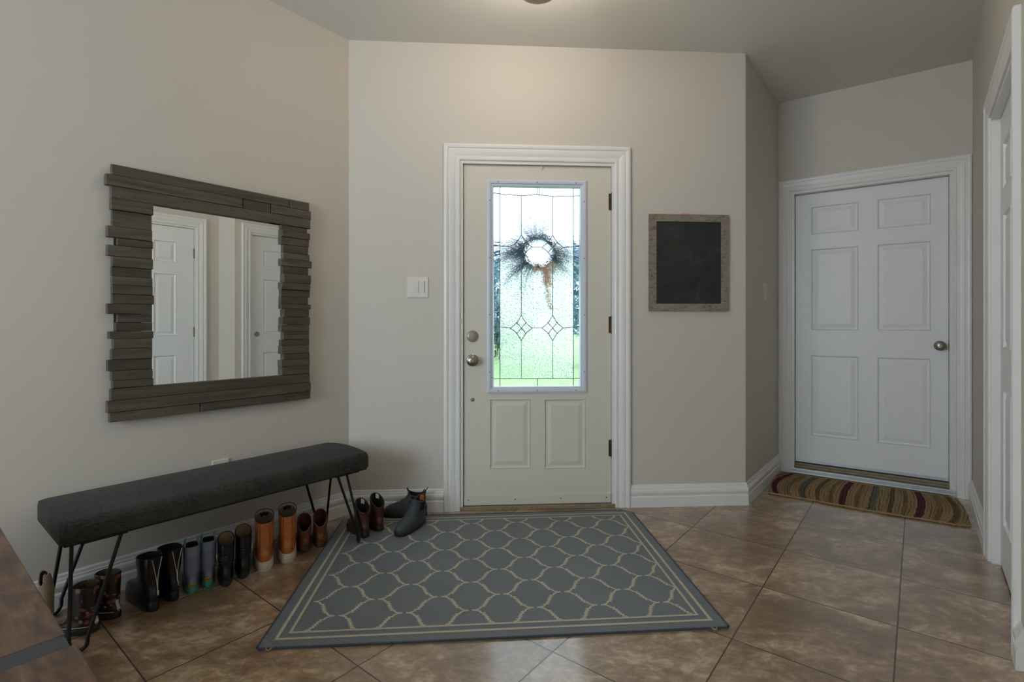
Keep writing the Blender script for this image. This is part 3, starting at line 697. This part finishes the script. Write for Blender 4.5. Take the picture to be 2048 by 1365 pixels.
# ------------------------------------------------------------------ trellis rug
NL = ground(510, 1303); rr = R(4.3)
rug = thing('rug', (NL.x, NL.y, 0), rr, 'large blue-grey flatweave rug with cream trellis pattern, lying before the front door', 'rug')
RWD, RDP, RT = 1.66, 1.178, .006
b = MB(); NX, NY = 40, 30
def rz_(x, y): return .0
for e in (0,):
    r_ = .02
    top_ = []
    pts = [(r_, 0), (RWD - r_, 0), (RWD, r_), (RWD, RDP - .05), (RWD - .05, RDP), (.05, RDP), (0, RDP - .05), (0, r_)]
    b.loft([[Vector((x, y, 0)) for x, y in pts], [Vector((x, y, RT - .001)) for x, y in pts], [Vector((min(max(x, .002), RWD - .002), min(max(y, .002), RDP - .002), RT)) for x, y in pts]])
b.mat = 1
_zc = [0]
def strip(pts, wd, z=RT + .0006):
    _zc[0] += 1; z += .00006 * (_zc[0] % 5); n = len(pts); L, Rr = [], []
    for i in range(n):
        p0, p1 = Vector(pts[max(i - 1, 0)]), Vector(pts[min(i + 1, n - 1)]); t = (p1 - p0).normalized()
        if 0 < i < n - 1:
            ta = (Vector(pts[i]) - p0).normalized(); tb = (p1 - Vector(pts[i])).normalized(); t = (ta + tb).normalized() if (ta + tb).length > .3 else ta
            sc = min(1.6, 1 / max(.5, t.dot(tb)))
        else: sc = 1
        nn = Vector((-t.y, t.x)) * wd / 2 * sc; L.append(Vector(pts[i]) + nn); Rr.append(Vector(pts[i]) - nn)
    for i in range(n - 1): b.quad((L[i].x, L[i].y, z), (Rr[i].x, Rr[i].y, z), (Rr[i + 1].x, Rr[i + 1].y, z), (L[i + 1].x, L[i + 1].y, z))
IN1, IN2 = .050, .086
for q in (IN1, IN2):
    wd = .0115 if q == IN1 else .0100
    for p0, p1 in (((q, q), (RWD - q, q)), ((RWD - q, q), (RWD - q, RDP - q)), ((RWD - q, RDP - q), (q, RDP - q)), ((q, RDP - q), (q, q))):
        e = Vector((p1[0] - p0[0], p1[1] - p0[1])).normalized() * wd / 2; strip([(p0[0] - e.x, p0[1] - e.y), (p1[0] + e.x, p1[1] + e.y)], wd, RT + .0008)
qa, qb = .125, .1065
Q = [(.055, 0), (.15, .012), (.235, .05), (.295, .11), (.33, .205), (.425, .22), (.40, .325), (.475, .34), (.455, .44), (.52, .455)]
Q = [(x * qa, y * qb) for x, y in Q]; Q = Q + [(qa - x, qb - y) for x, y in reversed(Q)]
lo, hx, hy_ = IN2 + .004, RWD - IN2 - .004, RDP - IN2 - .004
for i in range(-7, 8):
    for j in range(-6, 6):
        nx, ny = 1.222 + .25 * i, .819 + .213 * j
        for sx in (-1, 1):
            for sy in (-1, 1):
                cur = []
                pts = [(nx + sx * x, ny + sy * y) for x, y in Q]
                for k in range(len(pts)):
                    x, y = pts[k]
                    if lo <= x <= hx and lo <= y <= hy_: cur.append(pts[k])
                    else:
                        if cur:   # cut at the border line
                            cur.append((min(max(x, lo), hx), min(max(y, lo), hy_)))
                            if len(cur) > 1: strip(cur, .0082)
                            cur = []
                        elif k + 1 < len(pts) and lo <= pts[k + 1][0] <= hx and lo <= pts[k + 1][1] <= hy_: cur = [(min(max(x, lo), hx), min(max(y, lo), hy_))]
                if len(cur) > 1: strip(cur, .0082)
b.build('rug_body', [M['rug'], M['rug_line']], rug)
b = MB()
for p0, p1 in (((.01, .003), (RWD - .01, .003)), ((RWD - .003, .01), (RWD - .003, RDP - .05)), ((.003, RDP - .05), (.003, .01)), ((RWD - .05, RDP - .003), (.05, RDP - .003))):
    b.tube([(p0[0], p0[1], .0045), ((p0[0] + p1[0]) / 2, (p0[1] + p1[1]) / 2, .0045), (p1[0], p1[1], .0045)], .0043, 8)
b.build('bound_edge', M['rug_edge'], rug, True)
for x_ in (.035, RWD - .07):
    b = MB(); b.tube([(x_, .004, .007), (x_ + .004, -.008, .007), (x_ + .014, -.010, .006), (x_ + .020, .004, .007)], .003, 6); b.build('corner_tab', M['mat_edge'], rug, True)

# ------------------------------------------------------------------ striped mat at the alcove door
mt = thing('doormat', DW.loc(LDW / 2 - .028, -.032 - .297, 0), DW.rz, 'long striped jute doormat in tan, burgundy and grey before the six-panel door', 'doormat')
b = MB(); MWd, MDp = .99, .575; nx, ny = 44, 16; grid = []
for j in range(ny + 1):
    row = []
    for i in range(nx + 1):
        u, v_ = i / nx, j / ny; x = (u - .5) * MWd; y = (v_ - .5) * MDp
        x += .012 * math.sin(v_ * 3.1) * (1 if u > .5 else -1) * abs(u - .5) * 2; y += .006 * math.sin(u * 9)
        if u > .93: y *= 1 - (u - .93) * 1.2
        row.append((x, y, .008 + .0018 * math.sin(u * 23 + v_ * 2) ** 2))
    grid.append(row)
per = [grid[0][i] for i in range(nx + 1)] + [grid[j][nx] for j in range(1, ny + 1)] + [grid[ny][i] for i in range(nx - 1, -1, -1)] + [grid[j][0] for j in range(ny - 1, 0, -1)]
base = len(b.v); b.v += [p for r in grid for p in r]
for j in range(ny):
    for i in range(nx): a = base + j * (nx + 1) + i; b.f.append((a, a + 1, a + nx + 2, a + nx + 1)); b.mi.append(0)
b.loft([[Vector(p) for p in per], [Vector((p[0], p[1], 0)) for p in per]], True, False, True)
b.build('woven_body', M['mat'], mt, True)
b = MB(); edge = []
for i in range(0, nx * 4 + 1):
    u = i / (nx * 4) * nx; k = min(int(u), nx - 1); f = u - k; p, q = Vector(grid[0][k]), Vector(grid[0][k + 1]); e = p.lerp(q, f); edge.append((e.x, e.y - .003 + .0025 * math.sin(i * 1.3), .0075 + .001 * math.sin(i * 1.3)))
b.tube(edge, .0052, 6); b.tube([(p[0], -p[1] * 1.0, p[2]) for p in edge], .0045, 6)
b.build('braided_edge', M['mat_edge'], mt, True)

# ------------------------------------------------------------------ ceiling lamp
lp = thing('ceiling_lamp', (.112, 2.163, H), 0, 'lit semi-flush ceiling lamp of which only the round beige bottom shows at the top edge', 'lamp')
b = MB(); b.lathe([(.001, 0), (.075, 0), (.075, -.012), (.060, -.024), (.001, -.026)]); b.build('ceiling_canopy', M['shade_cap'], lp, True)
b = MB(); b.tube([(0, 0, -.02), (0, 0, -.105)], .008, 10); b.build('stem', M['shade_cap'], lp, True)
b = MB(); b.lathe([(.001, -.095), (.088, -.098), (.092, -.104), (.001, -.106)]); b.build('lamp_collar', M['shade_cap'], lp, True)
b = MB(); b.lathe([(.001, -.107), (.080, -.107), (.090, -.125), (.090, -.205), (.082, -.233), (.001, -.233)]); b.build('lamp_shade', M['lamp_glass'], lp, True)
b = MB(); b.lathe([(.001, -.234), (.088, -.234), (.090, -.240), (.080, -.252), (.045, -.262), (.001, -.265)]); b.build('lamp_cap', M['shade_cap'], lp, True)

# ------------------------------------------------------------------ rustic coffee table
TZ = .50; ta = LW.px
tb = thing('coffee_table', LW.loc(-1.495, -1.03, 0), LW.rz, 'low rustic brown plank table with a grey steel strap, beside the bench', 'table')
# local: x along the wall (negative away from the bench), y in -: into the room
def tboard(y0, y1, xe):
    o = box_part('top_board', M['table'], tb, -1.0, xe, y0, y1, TZ - .035, TZ, .003); return o
tboard(-.282, .72, 0.0); tboard(-.70, -.334, .006)
box_part('steel_strap', M['strap'], tb, -1.0, -.003, -.334, -.282, TZ - .035, TZ - .001, .001)
for sx in (-.95, -.09):
    for sy in (-.62, .64): box_part('leg', M['table'], tb, sx, sx + .07, sy - .035, sy + .035, 0, TZ - .035, .003)
box_part('apron', M['table'], tb, -.93, -.05, -.66, -.62, TZ - .13, TZ - .035); box_part('apron', M['table'], tb, -.93, -.05, .64, .68, TZ - .13, TZ - .035)
box_part('apron', M['table'], tb, -.045, -.022, -.60, .62, TZ - .13, TZ - .035)

# ------------------------------------------------------------------ boots
def smooth(keys, z):
    if z <= keys[0][0]: return keys[0][1]
    for (a, p), (c, q) in zip(keys, keys[1:]):
        if z <= c:
            t = (z - a) / (c - a); t = t * t * (3 - 2 * t); return p + (q - p) * t
    return keys[-1][1]
class Boot:
    """heel at the origin, toe towards +x; L length, W width, Hh shaft height, st sole thickness"""
    def __init__(s, name, loc, rz, L, W, Hh, st, upper, sole, lining, label, group, front_up=0.0, shaft=0.42, shaft_w=.74, flare=1.0, thick=.004, sole_out=.004, dip=0.0, heel=0.0, toe_h=1.0, n=28, wave=None):
        s.L, s.W, s.H, s.st = L, W, Hh, st; s.fu = front_up; s.wave = wave; k = L / .28
        s.kf = [(st, L), (st + .012 * k, L + .001), (st + .026 * k * toe_h, L - .006 * k), (st + .040 * k * toe_h, L - .028 * k), (st + .052 * k * toe_h, L * .76), (st + .070 * k, L * .62), (st + .090 * k, L * (shaft + .07)), (st + .115 * k, L * (shaft + .01)), (Hh, L * shaft * flare)]
        s.kf = [q for i, q in enumerate(s.kf) if i == len(s.kf) - 1 or q[0] < Hh - .01]
        s.kb = [(st, .002), (st + .03 * k, -.002), (st + .075 * k, .010 * k), (max(Hh, st + .1 * k), .006 * k - (flare - 1) * .05)]
        s.kw = [(st, W / 2), (st + .03 * k, W / 2 * .97), (st + .060 * k, W / 2 * .80), (st + .095 * k, W / 2 * shaft_w * .95), (max(Hh, st + .12 * k), W / 2 * shaft_w * flare)]
        s.root = thing(name, loc, rz, label, 'boot', group)
        rings = []; NR = 26; zs = [st + (Hh - st) * i / NR for i in range(NR + 1)]
        s.n = n
        for z in zs: rings.append([s.P(z, 2 * PI * j / n) for j in range(n)])
        rings.append([s.P(Hh, 2 * PI * j / n, -thick * .5) + Vector((0, 0, thick * .5)) for j in range(n)])
        rings.append([s.P(Hh, 2 * PI * j / n, -thick) for j in range(n)])
        b = MB(); b.loft(rings, True, True, False); s.upper = b.build('upper', upper, s.root, True)
        b = MB(); rr_ = []
        for i in range(18):
            z = Hh - (Hh - st - .03) * i / 17 * .8; rr_.append([s.P(z, 2 * PI * j / n, -thick - (.0002 if i == 0 else .003)) for j in range(n)])
        b.loft(rr_, True, False, True); b.build('lining', lining, s.root, True)
        if st > 0:
            b = MB(); ol = [s.P(st, 2 * PI * j / n, sole_out) for j in range(n)]; ol0 = [s.P(st, 2 * PI * j / n, sole_out - .002) for j in range(n)]
            b.loft([[Vector((p.x, p.y, 0)) for p in ol0], [Vector((p.x, p.y, .003)) for p in ol], [Vector((p.x, p.y, st - .002)) for p in ol], [Vector((p.x, p.y, st + .0015)) for p in ol0], [Vector((q.x, q.y, st + .001)) for q in [s.P(st, 2 * PI * j / n, -.002) for j in range(n)]]])
            s.sole = b.build('sole', sole, s.root, True)
    def P(s, z, th, off=0.0):
        xf, xb, hw = smooth(s.kf, z), smooth(s.kb, z), smooth(s.kw, z)
        c, sn = math.cos(th), math.sin(th); p = .86 - .12 * max(0.0, min(1.0, (xf - xb) / s.L * 1.6 - .7))
        cc = math.copysign(abs(c) ** p, c); ss = math.copysign(abs(sn) ** p, sn)
        foot = max(0.0, min(1.0, (xf - xb) / s.L * 1.6 - .7))
        y = (hw + off) * ss * (1 - .16 * foot + .16 * foot * cc)
        x = (xf + xb) / 2 + ((xf - xb) / 2 + off) * cc
        top = max(0.0, (z - s.st) / (s.H - s.st)) ** 3
        zz = z + top * (s.fu * c + (s.wave(th) if s.wave else 0))
        return Vector((x, y, zz))
    def line(s, name, m, pts, r=.0015, parent=None, off=.0008):
        b = MB(); b.tube([s.P(z, th, off) for z, th in pts], r, 6); return b.build(name, m, parent or s.root, True)
    def patch(s, name, m, z0, z1, t0, t1, off=.0015, parent=None):
        b = MB(); g = [[s.P(z0 + (z1 - z0) * i / 6, t0 + (t1 - t0) * j / 6, off) for j in range(7)] for i in range(7)]
        for i in range(6):
            for j in range(6): b.quad(g[i][j], g[i][j + 1], g[i + 1][j + 1], g[i + 1][j])
        return b.build(name, m, parent or s.root, True)
    def loop(s, name, m, th, h=.025, wd=.02, r=.003, lean=.0):
        p = s.P(s.H, th, -.005); t = (s.P(s.H, th + .05) - s.P(s.H, th - .05)).normalized(); o = (s.P(s.H, th, .01) - s.P(s.H, th)).normalized()
        b = MB(); pts = []
        for i in range(9):
            a = i / 8 * PI; pts.append(p + t * (wd / 2 * math.cos(a)) + Vector((0, 0, h * math.sin(a) - .004)) + o * lean * math.sin(a))
        b.tube(pts, r, 6); return b.build(name, m, s.root, True)
def aim(a, b_): d = Vector(b_) - Vector(a); return math.atan2(d.y, d.x)
def place(px, py, tx=None, ty=None, turn=0.0):
    """heel at a floor point; heading either to another floor point or straight away from the eye"""
    h = ground(px, py)
    return h, (aim(h, ground(tx, ty)) if tx is not None else math.atan2(h.y, h.x) + turn)
G2 = 'dark floral rain boots under the bench'; G3 = 'black zip ankle boots under the bench'; G4 = 'lilac children rain boots under the bench'
G5 = 'black leather boots under the bench'; G6 = 'tan boots with white soles under the bench'; G7 = 'small chestnut boots under the bench'; G8 = 'dark brown boots on the rug corner'; G9 = 'grey pull-on boots on the rug'
BK_ = PI   # back of the heel
# cream western boot
h, a = place(103, 1271, turn=.60)
bt = Boot('cowboy_boot', h, a, .10, .056, .210, .028, M['cream'], M['red_suede'], M['lining_red'], 'small cream western boot with red heel, half hidden behind the plank table', None, front_up=.0, shaft=.46, wave=lambda t: -.060 * max(0, 1 - abs(t - 1.22 * PI) / .75) - .02 * max(0, math.cos(2 * t + PI)) + .012 * math.cos(2 * t))
bt.patch('heel_counter', M['red_suede'], .029, .05, BK_ - 1.1, BK_ + 1.1, .001)
for th in (BK_ - .9, BK_ + .9): bt.loop('pull_strap', M['cream'], th, .018, .014, .0035)
# floral rain boots
for i, (hp, tp, lb_) in enumerate((((194, 1262), (134, 1262), 'dark floral rain boot behind the bench leg, its toe by the cream boot'), ((238, 1235), (182, 1231), 'dark floral rain boot standing beside the black zip boots'))):
    h, a = place(*hp, *tp); bt = Boot('rain_boot', h, a, .128 if i == 0 else .145, .078 if i == 0 else .066, .165, .02, M['floral'], M['dark_rubber'], M['lining_tan'], lb_, G2, shaft=.60, shaft_w=.98, flare=1.02)
    bt.patch('heel_label', M['label_white'], .032, .068, BK_ - .28, BK_ + .08, .0014); bt.line('sole_stripe', M['label_white'], [(.026, t / 10 * 2 * PI) for t in range(0, 11)], .0012, off=.0012)
# black zip boots
for i, (hp, tp, lb_) in enumerate((((311, 1224), (238, 1190), 'black leather zip boot next to the floral rain boots, its unzipped back towards the room'), ((351, 1203), (286, 1170), 'black leather zip boot between its twin and the lilac rain boots'))):
    h, a = place(*hp, *tp); a -= .12; bt = Boot('ankle_boot', h, a, .235, .074, .20, .036, M['blk'], M['blk'], M['lining_dark'], lb_, G3, shaft=.44, shaft_w=.98, flare=1.10, sole_out=.001, front_up=-.006)
    t0 = BK_ + .2
    z_a = bt.line('zip', M['zip'], [(.196, t0 - .42), (.15, t0 - .22), (.11, t0 - .05), (.075, t0)], .0021); bt.line('zip', M['zip'], [(.196, t0 + .42), (.15, t0 + .10), (.11, t0 + .05), (.075, t0)], .0021)
    bt.patch('zip_gusset', M['lining_dark'], .12, .19, t0 - .2, t0 + .2, .0006)
    p = bt.P(.072, t0, .004); b = MB(); b.tube([p + Vector((0, 0, .008)), p, p - Vector((0, 0, .012))], [.002, .0035, .003], 6); b.build('zip_pull', M['zip'], bt.root, True)
# lilac glitter rain boots
for i, (hp, lb_) in enumerate((((385, 1189), 'lilac glitter rain boot with teal sole, right beside the black zip boots'), ((418, 1176), 'lilac glitter rain boot with teal sole, right beside the black laced boots'))):
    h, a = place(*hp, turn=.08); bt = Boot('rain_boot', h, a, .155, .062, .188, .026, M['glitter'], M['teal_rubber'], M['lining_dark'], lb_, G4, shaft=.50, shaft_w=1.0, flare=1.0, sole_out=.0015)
    bt.patch('heel_label', M['yellow'], .030, .044, BK_ - .55, BK_ + .45, .0012)
    bt.line('label_writing', M['dark_rubber'], [(.034 + .005 * abs(math.sin(q * 2.3)), BK_ - .4 + q * .05) for q in range(15)], .0009, off=.0022)
    for th in (PI / 2, -PI / 2): bt.loop('pull_loop', M['loop_green'], th, .032, .024, .0034, -.004)
# black laced boots
for i, (hp, lb_) in enumerate((((453, 1175), 'black leather boot with folded tan lining, next to the lilac rain boots'), ((487, 1159), 'black leather boot with folded tan lining, next to the tan white-soled boots'))):
    h, a = place(*hp, turn=.03); bt = Boot('laced_boot', h, a, .225, .068, .186 + .006 * i, .024, M['blk'], M['dark_rubber'], M['lining_sand'], lb_, G5, front_up=.014, shaft=.42, shaft_w=.96, flare=1.0, sole_out=.001)
    bt.line('zip', M['zip'], [(.19, BK_ + 1.45), (.12, BK_ + 1.4), (.08, BK_ + 1.35)], .0012)
    p = bt.P(.12, BK_ + (1.3 if i else -1.3), .004); b = MB(); b.tube([p + Vector((0, 0, .012)), p, p - Vector((0, 0, .010))], [.0015, .0035, .002], 6); b.build('zip_pull', M['zip'], bt.root, True)
    bt.line('heel_seam', M['dark_rubber'], [(.03, BK_ + .1), (.1, BK_ + .08), (.19, BK_ + .05)], .0012)
    for q in range(5): bt.line('ankle_crease', M['blk'], [(.075 + q * .012, BK_ - .7), (.079 + q * .012, BK_), (.073 + q * .012, BK_ + .7)], .0016)
# tan white-soled boots
for i, (hp, lb_) in enumerate((((530, 1145), 'tall tan leather boot with thick white sole, the one next to the black boots'), ((576, 1128), 'tall tan leather boot with thick white sole, the one next to the small chestnut boots'))):
    h, a = place(*hp, turn=.04); bt = Boot('laced_boot', h, a, .25, .092, .222, .042, M['tan'], M['white_rubber'], M['lining_cream'], lb_, G6, front_up=.012, shaft=.42, shaft_w=.86, flare=.98, sole_out=.004)
    bt.line('heel_seam', M['brn'], [(.05, BK_ - .5), (.12, BK_ - .5), (.225, BK_ - .42)], .001); bt.line('heel_seam', M['brn'], [(.05, BK_ + .5), (.12, BK_ + .5), (.225, BK_ + .42)], .001)
    for q in range(4): bt.line('ankle_crease', M['tan'], [(.092 + q * .010, BK_ - 1.0), (.096 + q * .010, BK_), (.090 + q * .010, BK_ + 1.0)], .0028, off=-.0006)
    bt.line('collar_piping', M['dkbrn'], [(.2335, q / 24 * 2 * PI) for q in range(25)], .0018, off=.0002)
    b = MB(); g_ = [[bt.P(.218 + .012 * q, -.5 + .17 * r_i, -.010) + Vector((-.008, 0, -.004 + .006 * math.sin(r_i * 2.2 + q))) for r_i in range(7)] for q in range(2)]
    b.loft(g_ + [[v + Vector((-.012, 0, -.012)) for v in g_[1]]], False, False, False); b.build('tongue', M['lining_dark'], bt.root, True)
# small chestnut boots
for i, (hp, lb_) in enumerate((((609, 1106), 'small chestnut ankle boot, the one next to the tall tan boots'), ((641, 1096), 'small chestnut ankle boot, the one next to the rug'))):
    h, a = place(*hp, turn=.03); bt = Boot('ankle_boot', h, a, .195, .078, .135, .022, M['brn'], M['brown_rubber'], M['lining_red'], lb_, G7, front_up=.026, shaft=.46, shaft_w=.88, flare=1.0, sole_out=.003, wave=lambda t: -.010 * max(0, math.cos(t - PI)) ** 6)
    bt.line('collar_binding', M['lining_cream'], [(.1345, BK_ - 1.0 + q * .2) for q in range(11)], .0012, off=.0005)
    bt.line('heel_seam', M['dkbrn'], [(.03, BK_), (.11, BK_)], .001); bt.line('heel_seam', M['dkbrn'], [(.11, BK_ - .5), (.095, BK_), (.11, BK_ + .5)], .001)
# dark brown boots standing on the rug corner
for i, (hp, tp, lb_) in enumerate((((733, 1079), (692, 1052), 'dark brown ankle boot with white tag inside, right beside the front bench leg'), ((762, 1066), (724, 1041), 'dark brown ankle boot with white tag inside, closer to the grey pull-on boots'))):
    h, a = place(*hp, *tp); a -= .05; h = Vector((h.x, h.y, .0092)); bt = Boot('ankle_boot', h, a, .20, .082, .15, .024, M['dkbrn'], M['dark_rubber'], M['lining_dark'], lb_, G8, front_up=.028, shaft=.46, shaft_w=.86, sole_out=.003)
    bt.patch('size_tag', M['label_white'], .133, .149, -.85, -.2, -.0088); bt.line('heel_seam', M['dkbrn'], [(.05, BK_ - 1.2), (.055, BK_), (.05, BK_ + 1.2)], .0018)
    b = MB(); p = bt.P(.15, BK_, 0); b.tube([p + Vector((.002, -.006, -.012)), p + Vector((-.006, -.004, .006)), p + Vector((-.008, .004, .006)), p + Vector((.002, .006, -.012))], .003, 6); b.build('heel_tab', M['dkbrn'], bt.root, True)
# grey pull-on boots
for i, (hp, tp, lb_) in enumerate((((848, 1037), (776, 1037), 'grey pull-on boot turned sideways against the baseboard, toe towards the bench'), ((846, 1047), (812, 1068), 'grey pull-on boot in front of its twin, toe pointing out over the rug pattern'))):
    h, a = place(*hp, *tp)
    if i == 0: h = LW.P + FW.d * .462 - FW.n * .085; a = FW.rz + PI - .06; h.z = .0092
    else: h = ground(848, 1045); h.z = .0092; a = aim(ground(848, 1045), ground(816, 1064))
    bt = Boot('pull_on_boot', h, a, .245 if i == 0 else .235, .088, .138 if i == 0 else .150, .02, M['navy'], M['dark_rubber'], M['lining_dark'], lb_, G9, front_up=.0, shaft=.44, shaft_w=.80, sole_out=.004, wave=lambda t: -.020 * abs(math.sin(t)) ** 2)
    for sgn in (1, -1): bt.patch('elastic_panel', M['lining_dark'], .088, .136 + .010 * i, sgn * PI / 2 - .36, sgn * PI / 2 + .36, .0016)
    if i: bt.patch('inner_tab', M['elastic_orange'], .118, .148, BK_ - .5, BK_ + .5, -.0088)
    bt.loop('pull_loop', M['lining_dark'], BK_, .026, .014, .0024, .016); bt.loop('pull_loop', M['lining_dark'], 0, .022, .014, .0024, .012)

# ------------------------------------------------------------------ outside the entry door
gr = MB(); gr.box(-40, 40, 0, 70, -.3, -.16); tag(gr.build('ground', M['grass'], None, loc=FW.loc(1.1, TH + 1.2), rz=FW.rz), kind='structure')
po = MB(); po.box(-1.4, 1.4, 0, 1.3, -.2, -.03); tag(po.build('porch_floor', M['concrete'], None, loc=FW.loc(1.1, TH), rz=FW.rz), kind='structure')
def crown(name, m, parent, c, r, seed, sq=1.0, lumps=26, nleaf=700):
    rn = random.Random(seed); b = MB()
    for k in range(nleaf):
        v = Vector((rn.gauss(0, 1), rn.gauss(0, 1), rn.gauss(0, 1))).normalized() * r * rn.uniform(.55, 1.0); v.z *= sq
        s_ = r * rn.uniform(.06, .12); e = Vector((rn.gauss(0, 1), rn.gauss(0, 1), rn.gauss(0, 1))).normalized(); f = e.cross(Vector((rn.gauss(0, 1), rn.gauss(0, 1), rn.gauss(0, 1)))).normalized(); p = Vector(c) + v
        b.quad(p - e * s_, p - f * s_ * .5, p + e * s_, p + f * s_ * .5)
    return b.build(name, m, parent)
for i, (x, y, hh, r, lb_) in enumerate(((-2.3, 12, 3.4, 1.5, 'leafy garden tree blurred behind the door glass, nearer the lock side'), (.35, 17, 3.6, 1.9, 'leafy garden tree blurred behind the middle of the door glass'), (2.9, 12.5, 3.8, 1.5, 'leafy garden tree blurred behind the door glass, nearer the hinge side'), (-3.0, 24, 5.4, 3.4, 'tall distant tree far across the lawn behind the door glass'))):
    t = thing('garden_tree', FW.loc(1.1 + x, y, -.16), 0, lb_, 'tree', None)
    b = MB(); b.tube([(0, 0, 0), (.05, 0, hh * .4), (0, .05, hh * .75)], [.14, .11, .05], 8); b.build('trunk', M['bark'], t, True)
    crown('crown', M['leaf'], t, (0, 0, hh * .62), r, i + 2, 1.0, nleaf=2400)
# potted ferns on both sides of the porch
for i, (x, y, lb_) in enumerate(((-.42, .62, 'potted fern on the porch seen through the glass on the lock side'), (.50, .66, 'potted fern on the porch seen through the glass on the hinge side'))):
    t = thing('potted_fern', FW.loc(1.115 + x, TH + y, -.03), 0, lb_, 'plant')
    b = MB(); b.lathe([(.001, 0), (.11, 0), (.15, .38), (.16, .40), (.14, .40), (.12, .36), (.001, .36)]); b.build('pot', M['pot'], t, True)
    b = MB(); rn = random.Random(i + 40)
    for k in range(34):
        an = rn.uniform(0, 2 * PI); ln = rn.uniform(.3, .5); up = rn.uniform(.35, .75); d = Vector((math.cos(an), math.sin(an), 0)); sd = Vector((-d.y, d.x, 0)); prev = Vector((0, 0, .37))
        for q in range(1, 15):
            u = q / 14; p = Vector((0, 0, .37)) + d * ln * u + Vector((0, 0, up * u - .55 * up * u * u * 1.6 + 0)); wdt = .055 * math.sin(PI * min(1, u * .92 + .08)) + .004
            for sg in (-1, 1): b.quad(prev, prev + sd * sg * wdt + (p - prev) * .9, p + sd * sg * wdt * .25, p)
            prev = p
    b.build('fronds', M['frond'], t)
# wreath hanging on the outer face of the door
wc = Vector(gp(1081, 500)); wc.y = YF + .044
wt = thing('wreath', FW.loc(wc.x, wc.y + .05, wc.z), FW.rz, 'twig wreath with long sprays hanging outside, seen as a dark ring through the door glass', 'wreath')
rn = random.Random(5); b = MB()
for k in range(210):
    a0 = rn.uniform(0, 2 * PI); ln = rn.uniform(.3, .8); r0 = rn.uniform(.078, .112); p = []
    for q in range(5):
        a_0 = a0 + ln * q / 4; p.append(Vector((r0 * math.cos(a_0), rn.uniform(-.022, .022), r0 * math.sin(a_0))))
    b.tube(p, .0055, 4)
b.build('twig_ring', M['twig'], wt)
b = MB()
for k in range(230):
    a0 = rn.choice((rn.gauss(PI, .35), rn.gauss(0, .35), rn.gauss(-.5, .5), rn.gauss(PI + .5, .5), rn.gauss(2.0, .5))); r0 = .10; ln = rn.uniform(.07, .23)
    p0 = Vector((r0 * math.cos(a0), rn.uniform(-.02, .02), r0 * math.sin(a0))); d = Vector((math.cos(a0), 0, math.sin(a0) - .25)).normalized(); p1 = p0 + d * ln + Vector((0, rn.uniform(-.02, .03), 0)); b.tube([p0, p0.lerp(p1, .5) + Vector((0, 0, .008)), p1], [.0036, .0026, .0014], 3)
b.build('sprays', M['twig'], wt)
b = MB(); nb = 9
for s0, s1, xw in ((.03, .075, .012), (.045, .085, .009), (.015, .045, .010)):
    L_, R_2 = [], []
    for q in range(nb + 1):
        u = q / nb; c = Vector((s0 + (s1 - s0) * u + .006 * math.sin(u * 6), -.03 + .006 * math.sin(u * 5), -.085 - u * (.27 if xw > .011 else .13))); L_.append(c - Vector((xw, 0, 0))); R_2.append(c + Vector((xw, .004, 0)))
    for q in range(nb): b.quad(L_[q], R_2[q], R_2[q + 1], L_[q + 1])
    for q in range(nb): b.quad(*[v + Vector((0, .0012, 0)) for v in (L_[q + 1], R_2[q + 1], R_2[q], L_[q])])
for sg in (-1, 1):
    b.tube([(.03, -.03, -.10), (.03 + sg * .05, -.04, -.075), (.03 + sg * .06, -.04, -.12), (.03, -.03, -.11)], [.004, .014, .014, .004], 6)
b.build('ribbon', M['ribbon'], wt, True)
b = MB(); b.tube([(-.0, 0, .10), (0, .0, .5)], .002, 4); b.build('hanging_cord', M['twig'], wt)
